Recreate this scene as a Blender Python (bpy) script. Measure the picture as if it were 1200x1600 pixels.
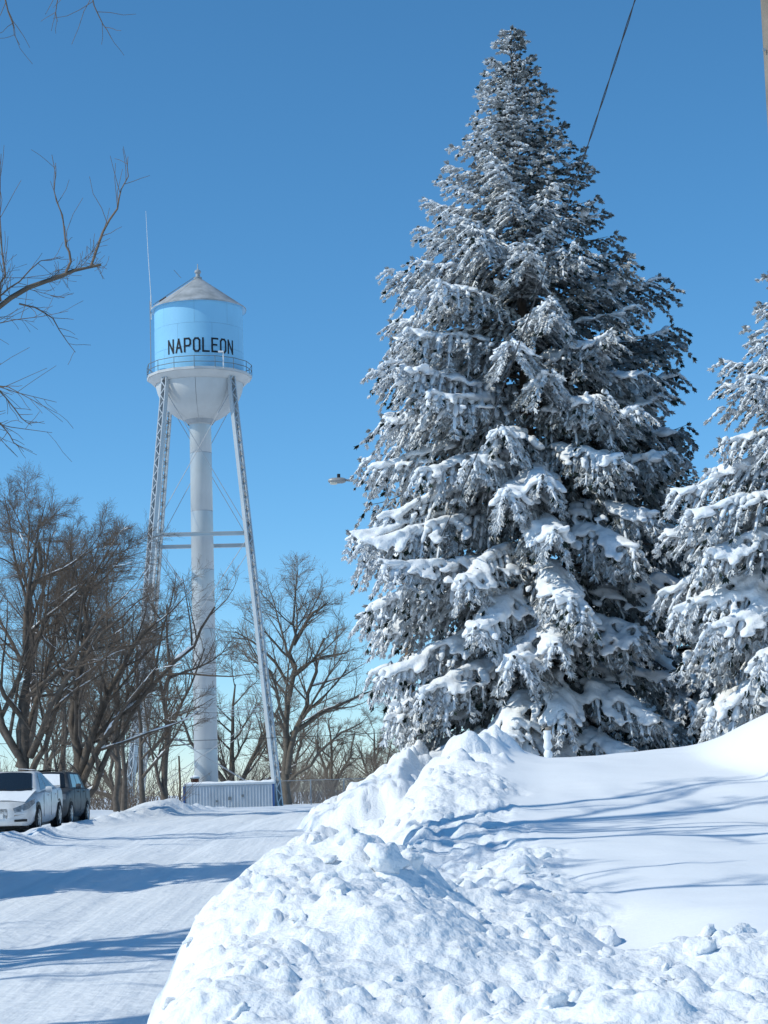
import bpy, math, random
import numpy as np
from mathutils import Matrix, Vector

R = math.radians
scene = bpy.context.scene
for o in list(bpy.data.objects):
    bpy.data.objects.remove(o)
COL = scene.collection

# ------------------------------------------------------------------ camera
cam_data = bpy.data.cameras.new('camera')
cam = bpy.data.objects.new('camera', cam_data)
COL.objects.link(cam)
cam_data.sensor_fit = 'VERTICAL'
cam_data.sensor_height = 36.0
cam_data.lens = 67.5
cam_data.clip_start = 0.1
cam_data.clip_end = 6000
cam.matrix_world = (Matrix.Translation((0, 0, 1.7)) @ Matrix.Rotation(R(98.18), 4, 'X')
                    @ Matrix.Rotation(R(-1.75), 4, 'Z'))
scene.camera = cam

# ------------------------------------------------------------------ light
SUN_EL, SUN_AZ = R(43), R(18)          # sun stands on the left, a little to the camera's side
world = bpy.data.worlds.new('World')
scene.world = world
world.use_nodes = True
wn = world.node_tree.nodes
wn.clear()
w_out = wn.new('ShaderNodeOutputWorld')
w_bg = wn.new('ShaderNodeBackground')
w_sky = wn.new('ShaderNodeTexSky')
w_sky.sky_type = 'NISHITA'
w_sky.sun_disc = False
w_sky.sun_elevation = SUN_EL
w_sky.sun_rotation = R(-90) - SUN_AZ
w_sky.altitude = 3000
w_sky.air_density = 1.2
w_sky.dust_density = 0.2
w_sky.ozone_density = 8.0
w_bg.inputs['Strength'].default_value = 0.143
w_hs = wn.new('ShaderNodeHueSaturation')          # camera's colour rendering of the clear sky
w_hs.inputs['Hue'].default_value = 0.488
w_hs.inputs['Saturation'].default_value = 1.1
world.node_tree.links.new(w_sky.outputs[0], w_hs.inputs['Color'])
world.node_tree.links.new(w_hs.outputs[0], w_bg.inputs['Color'])
world.node_tree.links.new(w_bg.outputs[0], w_out.inputs['Surface'])

sun_data = bpy.data.lights.new('sun', 'SUN')
sun_data.energy = 3.0
sun_data.angle = R(0.53)
sun_data.color = (1.0, 0.975, 0.86)
sun = bpy.data.objects.new('sun', sun_data)
COL.objects.link(sun)
ldir = Vector((math.cos(SUN_EL) * math.cos(SUN_AZ), math.cos(SUN_EL) * math.sin(SUN_AZ), -math.sin(SUN_EL)))
sun.rotation_euler = ldir.to_track_quat('-Z', 'Y').to_euler()
sun.location = (-60, -10, 60)

vs = scene.view_settings
vs.view_transform = 'Standard'
vs.look = 'None'
vs.exposure = 0.1
vs.gamma = 1.0
vs.use_curve_mapping = False
scene.cycles.max_bounces = 6
scene.cycles.diffuse_bounces = 3
scene.cycles.glossy_bounces = 2
scene.cycles.transparent_max_bounces = 6

# ------------------------------------------------------------------ materials
MATS = {}


def mat(name, color, rough=0.7, metal=0.0, spec=0.3, var=0.0, vscale=3.0, bump=0.0, bscale=20.0, vcol=None,
        detail=6.0, bdist=0.02):
    m = bpy.data.materials.new(name)
    m.use_nodes = True
    nt = m.node_tree
    b = nt.nodes['Principled BSDF']
    b.inputs['Base Color'].default_value = (*color, 1)
    b.inputs['Roughness'].default_value = rough
    b.inputs['Metallic'].default_value = metal
    b.inputs['Specular IOR Level'].default_value = spec
    tc = nt.nodes.new('ShaderNodeTexCoord')
    if var > 0 or vcol:
        nz = nt.nodes.new('ShaderNodeTexNoise')
        nz.inputs['Scale'].default_value = vscale
        nz.inputs['Detail'].default_value = detail
        nt.links.new(tc.outputs['Object'], nz.inputs['Vector'])
        mr = nt.nodes.new('ShaderNodeMapRange')
        mr.inputs['From Min'].default_value = 0.3
        mr.inputs['From Max'].default_value = 0.7
        nt.links.new(nz.outputs['Fac'], mr.inputs['Value'])
        mx = nt.nodes.new('ShaderNodeMix')
        mx.data_type = 'RGBA'
        c2 = vcol if vcol else tuple(c * (1 - var) for c in color)
        mx.inputs[6].default_value = (*color, 1)
        mx.inputs[7].default_value = (*c2, 1)
        nt.links.new(mr.outputs[0], mx.inputs[0])
        nt.links.new(mx.outputs[2], b.inputs['Base Color'])
    if bump > 0:
        nz2 = nt.nodes.new('ShaderNodeTexNoise')
        nz2.inputs['Scale'].default_value = bscale
        nz2.inputs['Detail'].default_value = 5
        nt.links.new(tc.outputs['Object'], nz2.inputs['Vector'])
        bp = nt.nodes.new('ShaderNodeBump')
        bp.inputs['Strength'].default_value = bump
        bp.inputs['Distance'].default_value = bdist
        nt.links.new(nz2.outputs['Fac'], bp.inputs['Height'])
        nt.links.new(bp.outputs[0], b.inputs['Normal'])
    MATS[name] = m
    return m


SNOW = (0.86, 0.885, 0.91)
mat('snow', SNOW, 0.8, spec=0.2, bump=0.35, bscale=9, bdist=0.03)
mat('snow_rough', SNOW, 0.8, spec=0.2, bump=0.75, bscale=20, bdist=0.05)
_nt = MATS['snow_rough'].node_tree               # crumbs only where the bank is broken up, drifts stay smooth
_at = _nt.nodes.new('ShaderNodeAttribute')
_at.attribute_name = 'rough'
_mr = _nt.nodes.new('ShaderNodeMapRange')
_mr.inputs['To Min'].default_value = 0.07
_mr.inputs['To Max'].default_value = 0.5
_nt.links.new(_at.outputs['Fac'], _mr.inputs['Value'])
_nt.links.new(_mr.outputs[0], [n for n in _nt.nodes if n.type == 'BUMP'][0].inputs['Strength'])
mat('snow_tree', SNOW, 0.8, spec=0.15, bump=0.5, bscale=14, bdist=0.04)
mat('snow_clod', SNOW, 0.8, spec=0.2, bump=0.3, bscale=4, bdist=0.15)
mat('bark', (0.15, 0.122, 0.10), 0.9, var=0.45, vscale=6, bump=0.6, bscale=14)
mat('bark_grey', (0.15, 0.125, 0.10), 0.9, var=0.4, vscale=5, bump=0.5, bscale=14)
mat('twig', (0.165, 0.128, 0.10), 0.85)
mat('twig_tan_hazed', (0.23, 0.185, 0.145), 0.85)  # tan twigs of the far trees, paled to put distance haze into the colour
mat('silver', (0.53, 0.55, 0.56), 0.36, metal=0.35, spec=0.5, var=0.12, vscale=0.8)
mat('silver_dull', (0.38, 0.40, 0.42), 0.55, metal=0.15, spec=0.4, var=0.2, vscale=2.0)
mat('tank_blue', (0.26, 0.56, 0.79), 0.4, spec=0.5, var=0.06, vscale=0.6)
mat('bowl_white', (0.56, 0.57, 0.57), 0.5, spec=0.4, var=0.15, vscale=0.7)
mat('roof_grey', (0.26, 0.28, 0.29), 0.6, spec=0.3, var=0.35, vscale=1.2, vcol=(0.46, 0.48, 0.50))
mat('letter_black', (0.012, 0.014, 0.02), 0.5)
mat('rail_dark', (0.16, 0.18, 0.19), 0.6, metal=0.2)
mat('shed_metal', (0.50, 0.55, 0.60), 0.45, metal=0.2, spec=0.5, var=0.18, vscale=1.5)
mat('trim_blue', (0.035, 0.09, 0.25), 0.5)
mat('brick_brown', (0.12, 0.045, 0.03), 0.85, var=0.4, vscale=8)
mat('wood_pole', (0.22, 0.15, 0.095), 0.85, var=0.4, vscale=3)
mat('wood_grey', (0.27, 0.235, 0.195), 0.85, var=0.3, vscale=4, bump=0.5, bscale=10)
mat('cable', (0.03, 0.032, 0.036), 0.6)
mat('lamp_grey', (0.35, 0.36, 0.36), 0.5, metal=0.3)
mat('lamp_lens', (0.75, 0.72, 0.62), 0.2)
mat('car_white', (0.74, 0.76, 0.77), 0.35, spec=0.5, var=0.3, vscale=3.5, vcol=(0.50, 0.51, 0.52))
mat('car_dark', (0.03, 0.032, 0.036), 0.5, spec=0.3, var=0.5, vscale=4, vcol=(0.11, 0.115, 0.12))
mat('glass_dark', (0.012, 0.015, 0.018), 0.08, spec=0.6)
mat('glass_frost', (0.10, 0.16, 0.24), 0.25, spec=0.5)
mat('rubber', (0.018, 0.018, 0.02), 0.85)
mat('rim', (0.42, 0.43, 0.44), 0.35, metal=0.6)
mat('car_light', (0.33, 0.35, 0.37), 0.15, spec=0.7, var=0.6, vscale=12)
mat('black_plastic', (0.02, 0.02, 0.022), 0.5)
mat('galv', (0.33, 0.36, 0.38), 0.5, metal=0.4)
mat('white_paint', (0.72, 0.73, 0.73), 0.6)
mat('red_paint', (0.42, 0.05, 0.04), 0.6)

# needles: dark blue-green, dusted with snow where the attribute says snow clings
m = mat('needles', (0.028, 0.04, 0.036), 0.75, spec=0.2)
nt = m.node_tree
at_n = nt.nodes.new('ShaderNodeAttribute')
at_n.attribute_name = 'dust'
mxn = nt.nodes.new('ShaderNodeMix')
mxn.data_type = 'RGBA'
mxn.inputs[6].default_value = (0.028, 0.046, 0.038, 1)
mxn.inputs[7].default_value = (0.80, 0.825, 0.85, 1)
nt.links.new(at_n.outputs['Fac'], mxn.inputs[0])
nt.links.new(mxn.outputs[2], nt.nodes['Principled BSDF'].inputs['Base Color'])

# road: packed snow, tyre-polished and scraped in long streaks
m = mat('snow_road', (0.80, 0.83, 0.86), 0.65, spec=0.3)
nt = m.node_tree
b = nt.nodes['Principled BSDF']
tc = nt.nodes['Texture Coordinate'] if 'Texture Coordinate' in nt.nodes else nt.nodes.new('ShaderNodeTexCoord')
mp = nt.nodes.new('ShaderNodeMapping')
mp.inputs['Scale'].default_value = (2.2, 0.10, 1)
mp.inputs['Rotation'].default_value = (0, 0, R(6))
nz = nt.nodes.new('ShaderNodeTexNoise')
nz.inputs['Scale'].default_value = 2.5
nz.inputs['Detail'].default_value = 7
nt.links.new(tc.outputs['Object'], mp.inputs['Vector'])
nt.links.new(mp.outputs[0], nz.inputs['Vector'])
cr = nt.nodes.new('ShaderNodeValToRGB')
cr.color_ramp.elements[0].position = 0.36
cr.color_ramp.elements[0].color = (0.76, 0.795, 0.83, 1)
cr.color_ramp.elements[1].position = 0.58
cr.color_ramp.elements[1].color = (0.84, 0.865, 0.89, 1)
nt.links.new(nz.outputs['Fac'], cr.inputs[0])
nt.links.new(cr.outputs[0], b.inputs['Base Color'])
nz2 = nt.nodes.new('ShaderNodeTexNoise')
nz2.inputs['Scale'].default_value = 7
nz2.inputs['Detail'].default_value = 8
nt.links.new(tc.outputs['Object'], nz2.inputs['Vector'])
ad = nt.nodes.new('ShaderNodeMath')
ad.operation = 'ADD'
nt.links.new(nz.outputs['Fac'], ad.inputs[0])
nt.links.new(nz2.outputs['Fac'], ad.inputs[1])
bp = nt.nodes.new('ShaderNodeBump')
bp.inputs['Strength'].default_value = 0.42
bp.inputs['Distance'].default_value = 0.08
nt.links.new(ad.outputs[0], bp.inputs['Height'])
nt.links.new(bp.outputs[0], b.inputs['Normal'])


# ------------------------------------------------------------------ mesh helpers
def link(o, parent=None):
    COL.objects.link(o)
    if parent is not None:
        o.parent = parent
    return o


def mesh_np(name, verts, faces, mname, parent=None, smooth=False, attr=None):
    """verts (n,3), faces (m,k) with constant k -> one linked mesh object"""
    me = bpy.data.meshes.new(name)
    verts = np.asarray(verts, np.float32)
    faces = np.asarray(faces, np.int32)
    k = faces.shape[1]
    me.vertices.add(len(verts))
    me.vertices.foreach_set('co', verts.ravel())
    me.loops.add(faces.size)
    me.loops.foreach_set('vertex_index', faces.ravel())
    me.polygons.add(len(faces))
    me.polygons.foreach_set('loop_start', np.arange(0, faces.size, k, dtype=np.int32))
    me.polygons.foreach_set('loop_total', np.full(len(faces), k, np.int32))
    if smooth:
        me.polygons.foreach_set('use_smooth', np.ones(len(faces), bool))
    me.update(calc_edges=True)
    if attr is not None:
        a = me.attributes.new(attr[0], 'FLOAT', 'POINT')
        a.data.foreach_set('value', np.asarray(attr[1], np.float32))
    me.materials.append(MATS[mname])
    return link(bpy.data.objects.new(name, me), parent)


class MB:
    """collects boxes, bars, tubes and lathes into one mesh"""

    def __init__(self):
        self.v, self.f = [], []

    def add(self, vs_, fs_):
        n = len(self.v)
        self.v += [tuple(p) for p in vs_]
        self.f += [tuple(i + n for i in f) for f in fs_]
        return self

    def box(self, x0, x1, y0, y1, z0, z1):
        return self.add([(x0, y0, z0), (x1, y0, z0), (x1, y1, z0), (x0, y1, z0),
                         (x0, y0, z1), (x1, y0, z1), (x1, y1, z1), (x0, y1, z1)],
                        [(3, 2, 1, 0), (4, 5, 6, 7), (0, 1, 5, 4), (1, 2, 6, 5), (2, 3, 7, 6), (3, 0, 4, 7)])

    def bar(self, p, q, wx, wy, up=(0, 0, 1)):
        p, q = Vector(p), Vector(q)
        t = (q - p).normalized()
        a = t.cross(Vector(up))
        if a.length < 1e-4:
            a = t.cross(Vector((0, 1, 0)))
        a.normalize()
        c = a.cross(t)
        vs_ = []
        for e in (p, q):
            for s, u in ((-1, -1), (1, -1), (1, 1), (-1, 1)):
                vs_.append(e + a * s * wx / 2 + c * u * wy / 2)
        return self.add(vs_, [(3, 2, 1, 0), (4, 5, 6, 7), (0, 1, 5, 4), (1, 2, 6, 5), (2, 3, 7, 6), (3, 0, 4, 7)])

    def tube(self, pts, rad, sides=8, caps=True):
        pts = [Vector(p) for p in pts]
        n = len(pts)
        rad = rad if isinstance(rad, (list, tuple)) else [rad] * n
        vs_, fs_ = [], []
        t0 = (pts[1] - pts[0]).normalized()
        ref = Vector((0, 0, 1)) if abs(t0.z) < 0.9 else Vector((1, 0, 0))
        for i, p in enumerate(pts):
            t = (pts[min(i + 1, n - 1)] - pts[max(i - 1, 0)]).normalized()
            a = t.cross(ref).normalized()
            c = a.cross(t)
            for j in range(sides):
                th = 2 * math.pi * j / sides
                vs_.append(p + (a * math.cos(th) + c * math.sin(th)) * rad[i])
        for i in range(n - 1):
            for j in range(sides):
                k = (j + 1) % sides
                fs_.append((i * sides + j, i * sides + k, (i + 1) * sides + k, (i + 1) * sides + j))
        if caps:
            fs_.append(tuple(range(sides - 1, -1, -1)))
            fs_.append(tuple((n - 1) * sides + j for j in range(sides)))
        return self.add(vs_, fs_)

    def lathe(self, prof, a0=0.0, a1=2 * math.pi, seg=32, c=(0, 0)):
        full = abs(a1 - a0 - 2 * math.pi) < 1e-6
        cols = seg if full else seg + 1
        vs_, fs_ = [], []
        for r_, z in prof:
            for j in range(cols):
                th = a0 + (a1 - a0) * j / seg
                vs_.append((c[0] + r_ * math.cos(th), c[1] + r_ * math.sin(th), z))
        for i in range(len(prof) - 1):
            for j in range(seg):
                k = (j + 1) % cols
                fs_.append((i * cols + j, i * cols + k, (i + 1) * cols + k, (i + 1) * cols + j))
        return self.add(vs_, fs_)

    def build(self, name, mname, parent=None, smooth=False):
        me = bpy.data.meshes.new(name)
        me.from_pydata(self.v, [], self.f)
        if smooth:
            me.polygons.foreach_set('use_smooth', np.ones(len(me.polygons), bool))
            try:
                me.set_sharp_from_angle(angle=R(40))
            except Exception:
                pass
        me.materials.append(MATS[mname])
        return link(bpy.data.objects.new(name, me), parent)


def empty(name, loc=(0, 0, 0), rz=0.0):
    o = bpy.data.objects.new(name, None)
    o.empty_display_size = 0.3
    o.location = loc
    o.rotation_euler = (0, 0, rz)
    return link(o)


def tag(o, label=None, cat=None, group=None, kind=None):
    if label:
        o['label'] = label
    if cat:
        o['category'] = cat
    if group:
        o['group'] = group
    if kind:
        o['kind'] = kind
    return o


def unit(a):
    return a / np.maximum(np.linalg.norm(a, axis=-1, keepdims=True), 1e-9)


# value noise on a lattice, vectorised
_rs = np.random.RandomState(5)
_LAT = _rs.rand(256, 256)


def vnoise(x, y):
    xi, yi = np.floor(x).astype(int), np.floor(y).astype(int)
    fx, fy = x - xi, y - yi
    fx, fy = fx * fx * (3 - 2 * fx), fy * fy * (3 - 2 * fy)
    g = lambda a, b_: _LAT[a % 256, b_ % 256]
    return (g(xi, yi) * (1 - fx) * (1 - fy) + g(xi + 1, yi) * fx * (1 - fy)
            + g(xi, yi + 1) * (1 - fx) * fy + g(xi + 1, yi + 1) * fx * fy) * 2 - 1


def fbm(x, y, octv=4, gain=0.5):
    s, a = 0, 1.0
    for k in range(octv):
        s = s + a * vnoise(x + 17.3 * k, y + 9.1 * k)
        x, y, a = x * 2.03, y * 2.03, a * gain
    return s


def sstep(a, b_, x):
    t = np.clip((x - a) / (b_ - a), 0, 1)
    return t * t * (3 - 2 * t)


# ------------------------------------------------------------------ terrain
def road_z(Y):
    return np.interp(Y, [-30, 8, 14, 22, 30, 40, 46, 50, 58, 66, 80, 110, 160, 260, 600, 4000],
                     [-0.2, 0.0, 0.08, 0.36, 0.62, 0.86, 0.95, 0.99, 1.02, 1.03, 1.0, 0.8, 0.55, 0.2, 0.0, -1.0])


def yard_z(X, Y):
    return (np.interp(Y, [0, 8, 10, 12, 14, 17, 20, 23, 26, 28.5, 30, 32, 36, 60, 120], [0.8, 0.84, 0.88, 0.92, 0.98, 1.1, 1.28, 1.52, 1.82, 2.05, 2.13, 2.15, 2.0, 1.9, 1.4])
            + 0.012 * (X - 4))


def ground_z(X, Y):
    z = road_z(Y)
    k = sstep(1.0, 5.0, X) * (1 - sstep(80, 200, Y)) * sstep(6, 11, Y)
    z = z * (1 - k) + (yard_z(X, Y) - 0.06) * k
    # crown and wheel tracks of the street, ploughed berm on its left side
    on = sstep(4, 8, Y) * (1 - sstep(70, 100, Y))
    z = z - 0.035 * np.exp(-((X + 3.6) / 0.28) ** 2) * on - 0.03 * np.exp(-((X + 5.2) / 0.28) ** 2) * on
    z = z + 0.02 * fbm(X * 1.3, Y * 0.5, 3) * on
    lb = np.exp(-((X + 7.55 - 0.35 * vnoise(Y * 0.23, Y * 0)) / 0.5) ** 2) * on
    z = z + lb * (0.17 + 0.15 * fbm(X * 2.1, Y * 1.3, 4)) * (1 - 0.35 * sstep(40, 44, Y) * (1 - sstep(51, 53, Y)))
    z = z + 0.45 * np.exp(-((X + 8.2) / 0.9) ** 2 - ((Y - 66) / 3.5) ** 2)
    z = z + (0.35 + 0.1 * fbm(X * .4, Y * .4, 3)) * sstep(-10.8, -13.5, X) * on
    return z


def axis_pts(*spans):
    out = []
    for a, b_, n in spans:
        out.append(np.linspace(a, b_, n, endpoint=False))
    out.append([spans[-1][1]])
    return np.concatenate(out)


def grid_faces(ny, nx):
    i = np.arange(ny - 1)[:, None] * nx + np.arange(nx - 1)[None, :]
    i = i.ravel()
    return np.stack([i, i + 1, i + nx + 1, i + nx], 1)


gx = axis_pts((-2500, -200, 6), (-200, -20, 24), (-20, -9, 36), (-9, -1.0, 64), (-1.0, 14, 24), (14, 200, 20), (200, 2500, 6))
gy = axis_pts((-60, 5, 12), (5, 30, 130), (30, 90, 200), (90, 200, 36), (200, 1000, 20), (1000, 4500, 8))
GX, GY = np.meshgrid(gx, gy)
ground = mesh_np('ground', np.stack([GX, GY, ground_z(GX, GY)], -1).reshape(-1, 3), grid_faces(len(gy), len(gx)),
                 'snow_road', smooth=True)
tag(ground, kind='structure')


def ridge(X, Y, line, wl, wr, power=1.35, tail=3.0, power_r=None):
    """rounded ridge along a poly-line of (x, y, z); left and right half widths"""
    ys = [p[1] for p in line]
    cx = np.interp(Y, ys, [p[0] for p in line])
    cz = np.interp(Y, ys, [p[2] for p in line])
    wl_ = np.interp(Y, ys, wl)
    wr_ = np.interp(Y, ys, wr)
    d = X - cx
    t = np.where(d < 0, -d / wl_, d / wr_)
    prof = np.clip(1 - np.clip(t, 0, 1) ** np.where(d < 0, power, power_r or power), 0, 1)
    prof = prof * (0.75 + 0.25 * prof)
    ends = sstep(ys[0] - 2.5, ys[0], Y) * (1 - sstep(ys[-1], ys[-1] + tail, Y))
    return prof * ends, cz


def smax(a, b_, k):
    h = np.clip(0.5 + 0.5 * (b_ - a) / k, 0, 1)
    return a * (1 - h) + b_ * h + k * h * (1 - h)


def bank_base(X, Y):
    rz = road_z(Y)
    foot = sstep(np.interp(Y, [13, 18, 36, 42], [-1.95, -1.75, -1.9, -2.4]), np.interp(Y, [13, 18, 36, 42], [-1.5, -1.2, -1.2, -1.7]), X)                               # the bank starts at the street's right edge
    z = rz - 0.10 + (yard_z(X, Y) - rz + 0.10) * sstep(np.interp(Y, [12, 16], [-1.7, -0.9]), np.interp(Y, [12, 16], [0.6, 1.2]), X)
    # far plough pile
    p, c = ridge(X, Y, [(0.1, 41, 1.9), (0.65, 48, 2.72), (0.7, 56, 2.3)], [2.4, 3.0, 2.8], [1.5, 1.6, 1.6], 1.2)
    z = smax(z, (rz - 0.15) + (c - rz + 0.15) * p, 0.12)
    # middle pile, its crest climbing away from the street
    p, c = ridge(X, Y, [(0.0, 16, 0.85), (0.35, 20.5, 1.25), (0.75, 26, 2.0), (1.65, 31.6, 2.46), (2.1, 34.5, 2.3)],
                 [0.7, 1.05, 1.6, 2.3, 2.4], [2.6, 3.2, 3.4, 2.6, 2.4], 1.45)
    z = smax(z, (rz - 0.15) + (c - rz + 0.15) * p, 0.34)
    # near pile beside the camera
    p, c = ridge(X, Y, [(-0.1, 7.0, 0.66), (-0.2, 9.5, 1.0), (-0.35, 11.6, 1.24), (-0.35, 13.0, 1.30), (-0.1, 14.0, 1.2)],
                 [1.25, 1.28, 1.25, 1.16, 0.95], [2.2, 2.0, 1.7, 1.5, 1.3], 4.2, 1.6, 2.0)
    z = smax(z, (rz - 0.1) + (c - rz + 0.1) * p, 0.1)
    # drift at the far right
    z = z + 0.85 * sstep(4.5, 5.5, X + 0.15 * np.sin(Y * 0.7)) * np.exp(-((Y - 25.5) / 3.5) ** 2)
    # hollow between near pile and slope
    z = z - 0.22 * np.exp(-((X - 1.25) / 0.55) ** 2 - ((Y - 11.6) / 1.1) ** 2)
    return z, foot


def rough_mask(X, Y):
    near = 1 - sstep(9.6, 10.8, Y + 0.25 * np.sin(X * 3.1) - 0.9 * (X < 0.9))
    wx = np.interp(Y, [9, 12, 15, 20, 26, 32, 36, 60], [0.9, 1.0, 1.05, 1.0, 1.25, 1.6, 1.9, 1.9])
    left = 1 - sstep(wx, wx + 0.5, X + 0.25 * vnoise(X * 2, Y * 1.1))
    return np.clip(np.maximum(near, left), 0, 1)


def build_bank():
    rng = np.random.RandomState(11)
    bx = axis_pts((-2.9, -2.2, 14), (-2.2, 2.9, 268), (2.9, 11, 66))
    by = 5.2 * np.exp(np.linspace(0, math.log(62 / 5.2), 720))
    X, Y = np.meshgrid(bx, by)
    z, foot = bank_base(X, Y)
    rm = rough_mask(X, Y)
    # broad unevenness
    far = np.clip(Y / 14.0, 1, 3.0)
    z += rm * 0.11 * fbm(X * 1.1, Y * 1.1 / far ** 0.5, 4)
    z += (1 - rm) * (0.06 * fbm(X * 0.42, Y * 0.3, 2) + 0.012 * fbm(X * 1.6 + 5, Y * 0.9, 2))
    z += (1 - rm) * 0.004 * fbm(X * 2.5 + Y * .6, Y * 4.0, 3)      # wind ripple on the smooth drift
    # crumbled lumps, larger ones first
    lump = np.zeros_like(z)
    spec = [(45, 0.09, 0.16, 5.3, 30), (2300, 0.04, 0.085, 5.3, 34), (900, 0.09, 0.2, 26, 58), (9000, 0.03, 0.065, 5.3, 34), (9000, 0.02, 0.036, 5.3, 15)]
    for n, r0, r1, ya, yb in spec:
        for _ in range(n):
            cy = ya * math.exp(rng.rand() * math.log(yb / ya))
            sc = min(max(cy / 12.0, 0.8), 1.35) * (0.55 + 0.9 * rng.rand() ** 2)
            r_ = rng.uniform(r0, r1) * sc
            cx_ = rng.uniform(-2.3, 3.4 + (2.6 if cy < 11 else 0))
            j0, j1 = np.searchsorted(by, cy - r_), np.searchsorted(by, cy + r_)
            i0, i1 = np.searchsorted(bx, cx_ - r_), np.searchsorted(bx, cx_ + r_)
            if j1 <= j0 or i1 <= i0:
                continue
            dx = (bx[i0:i1][None, :] - cx_) / r_
            dy = (by[j0:j1][:, None] - cy) / r_
            e = rng.uniform(0.7, 1.3)
            h = np.sqrt(np.clip(1 - dx * dx * e - dy * dy / e, 0, 1)) * r_ * rng.uniform(0.5, 1.0)
            s = lump[j0:j1, i0:i1]
            lump[j0:j1, i0:i1] = np.maximum(s, h + 0.35 * s)
    clump = 0.55 + 0.45 * sstep(-0.35, 0.35, fbm(X * 1.7, Y * 1.7 / far ** .7, 3))      # slabs left smooth between the crumbs
    z += lump * rm * clump
    z += rm * 0.012 * fbm(X * 14 / far, Y * 14 / far, 3) / far
    edge = foot * (1 - sstep(9.5, 11, X)) * (1 - sstep(59.5, 62, Y)) * sstep(5.2, 6.8, Y)
    low = road_z(Y) - 0.5
    gz = ground_z(X, Y)
    z = np.where(edge < 1, (gz - 0.12) * (1 - edge) + z * edge, z)
    o = mesh_np('snow_bank', np.stack([X, Y, z], -1).reshape(-1, 3), grid_faces(len(by), len(bx)), 'snow_rough', smooth=True, attr=('rough', rm.ravel()))
    tag(o, kind='structure')
    return o, bx, by, z


snow_bank, BX, BY, BZ = build_bank()


def bank_h(x, y):
    i = min(max(np.searchsorted(BX, x), 1), len(BX) - 1)
    j = min(max(np.searchsorted(BY, y), 1), len(BY) - 1)
    return float(BZ[j, i])


# ------------------------------------------------------------------ water tower
TW = empty('water_tower', (-13.9, 145, 0.6), 0)
tag(TW, 'tall water tower with pale blue tank lettered in black on four silver lattice legs', 'water tower')
TR, TZ0, TZ1 = 3.41, 32.7, 38.2              # tank radius, floor and eave height above the base


def loc(x, y, z):
    return (x, y, z)


# shell plates: three courses, joints 12 mm wide with a darker shell behind them
core = MB().lathe([(TR - 0.03, TZ0 - 0.05), (TR - 0.03, TZ1)], seg=64).build('tank_shell', 'silver_dull', TW, True)
zs = [TZ0, TZ0 + 1.85, TZ0 + 3.7, TZ1]
NPL = 8
for c in range(3):
    for k in range(NPL):
        a0 = 2 * math.pi * (k + 0.5 * (c % 2)) / NPL + 0.0015
        a1 = a0 + 2 * math.pi / NPL - 0.003
        rr = TR + 0.004 * (c % 2)
        MB().lathe([(rr - 0.02, zs[c] + 0.007), (rr, zs[c] + 0.007), (rr, zs[c + 1] - 0.007), (rr - 0.02, zs[c + 1] - 0.007)],
                   a0, a1, 10).build('tank_plate', 'tank_blue', TW, True)
# hemispherical bottom in gores
for k in range(8):
    a0 = 2 * math.pi * k / 8 + 0.004
    a1 = 2 * math.pi * (k + 1) / 8 - 0.004
    prof = [(TR * math.cos(t) * 0.995, TZ0 - 0.1 - 3.35 * math.sin(t)) for t in [i * R(78) / 9 for i in range(10)]]
    MB().lathe(prof[::-1], a0, a1, 8).build('bowl_panel', 'bowl_white', TW, True)
MB().lathe([(0.95, TZ0 - 3.55), (TR * 0.975, TZ0 - 0.6), (TR - 0.05, TZ0 - 0.06)], seg=48).build('bowl_lining', 'silver_dull', TW, True)
# roof: sectors and finial
EZ = TZ1 + 0.02
for k in range(12):
    a0, a1 = 2 * math.pi * k / 12, 2 * math.pi * (k + 1) / 12
    dz = 0.012 * (k % 2)
    MB().lathe([(3.69, EZ - 0.16 + dz), (3.70, EZ - 0.06 + dz), (0.30, EZ + 2.42 + dz), (0.0, EZ + 2.45 + dz)], a0, a1, 5).build('roof_panel', 'roof_grey', TW)
MB().lathe([(3.68, EZ - 0.15), (TR - 0.05, EZ - 0.12)], seg=48).build('eave_soffit', 'tank_blue', TW, True)
MB().lathe([(0.30, EZ + 2.38), (0.32, EZ + 2.56), (0.17, EZ + 2.62), (0.16, EZ + 2.85), (0.26, EZ + 2.95), (0.24, EZ + 3.1),
            (0.08, EZ + 3.2), (0.04, EZ + 3.3), (0.035, EZ + 3.65), (0.0, EZ + 3.66)], seg=16).build('finial', 'roof_grey', TW, True)
# gallery: floor ring, fascia, handrail, balusters
GR = 4.05
MB().lathe([(TR + 0.01, TZ0 - 0.02), (GR, TZ0 - 0.02), (GR + 0.01, TZ0 + 0.16), (GR - 0.02, TZ0 + 0.18), (GR - 0.03, TZ0 + 0.03), (TR + 0.01, TZ0 + 0.03)],
           seg=16).build('gallery_floor', 'bowl_white', TW)
MB().lathe([(TR - 0.02, TZ0 - 0.5), (TR + 0.06, TZ0 - 0.48), (TR + 0.5, TZ0 - 0.03), (TR + 0.2, TZ0 - 0.03)], seg=48).build('balcony_girder', 'bowl_white', TW, True)


def ring(rad, z, n=16):
    return [(rad * math.cos(2 * math.pi * k / n), rad * math.sin(2 * math.pi * k / n), z) for k in range(n + 1)]


for z in (0.98, 0.55):
    MB().tube(ring(GR - 0.01, TZ0 + z), 0.028, 6, False).build('handrail', 'rail_dark', TW)
for p in ring(GR - 0.01, TZ0)[:-1]:
    MB().tube([(p[0], p[1], TZ0 + 0.1), (p[0], p[1], TZ0 + 0.99)], 0.026, 6).build('baluster', 'rail_dark', TW)
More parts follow.
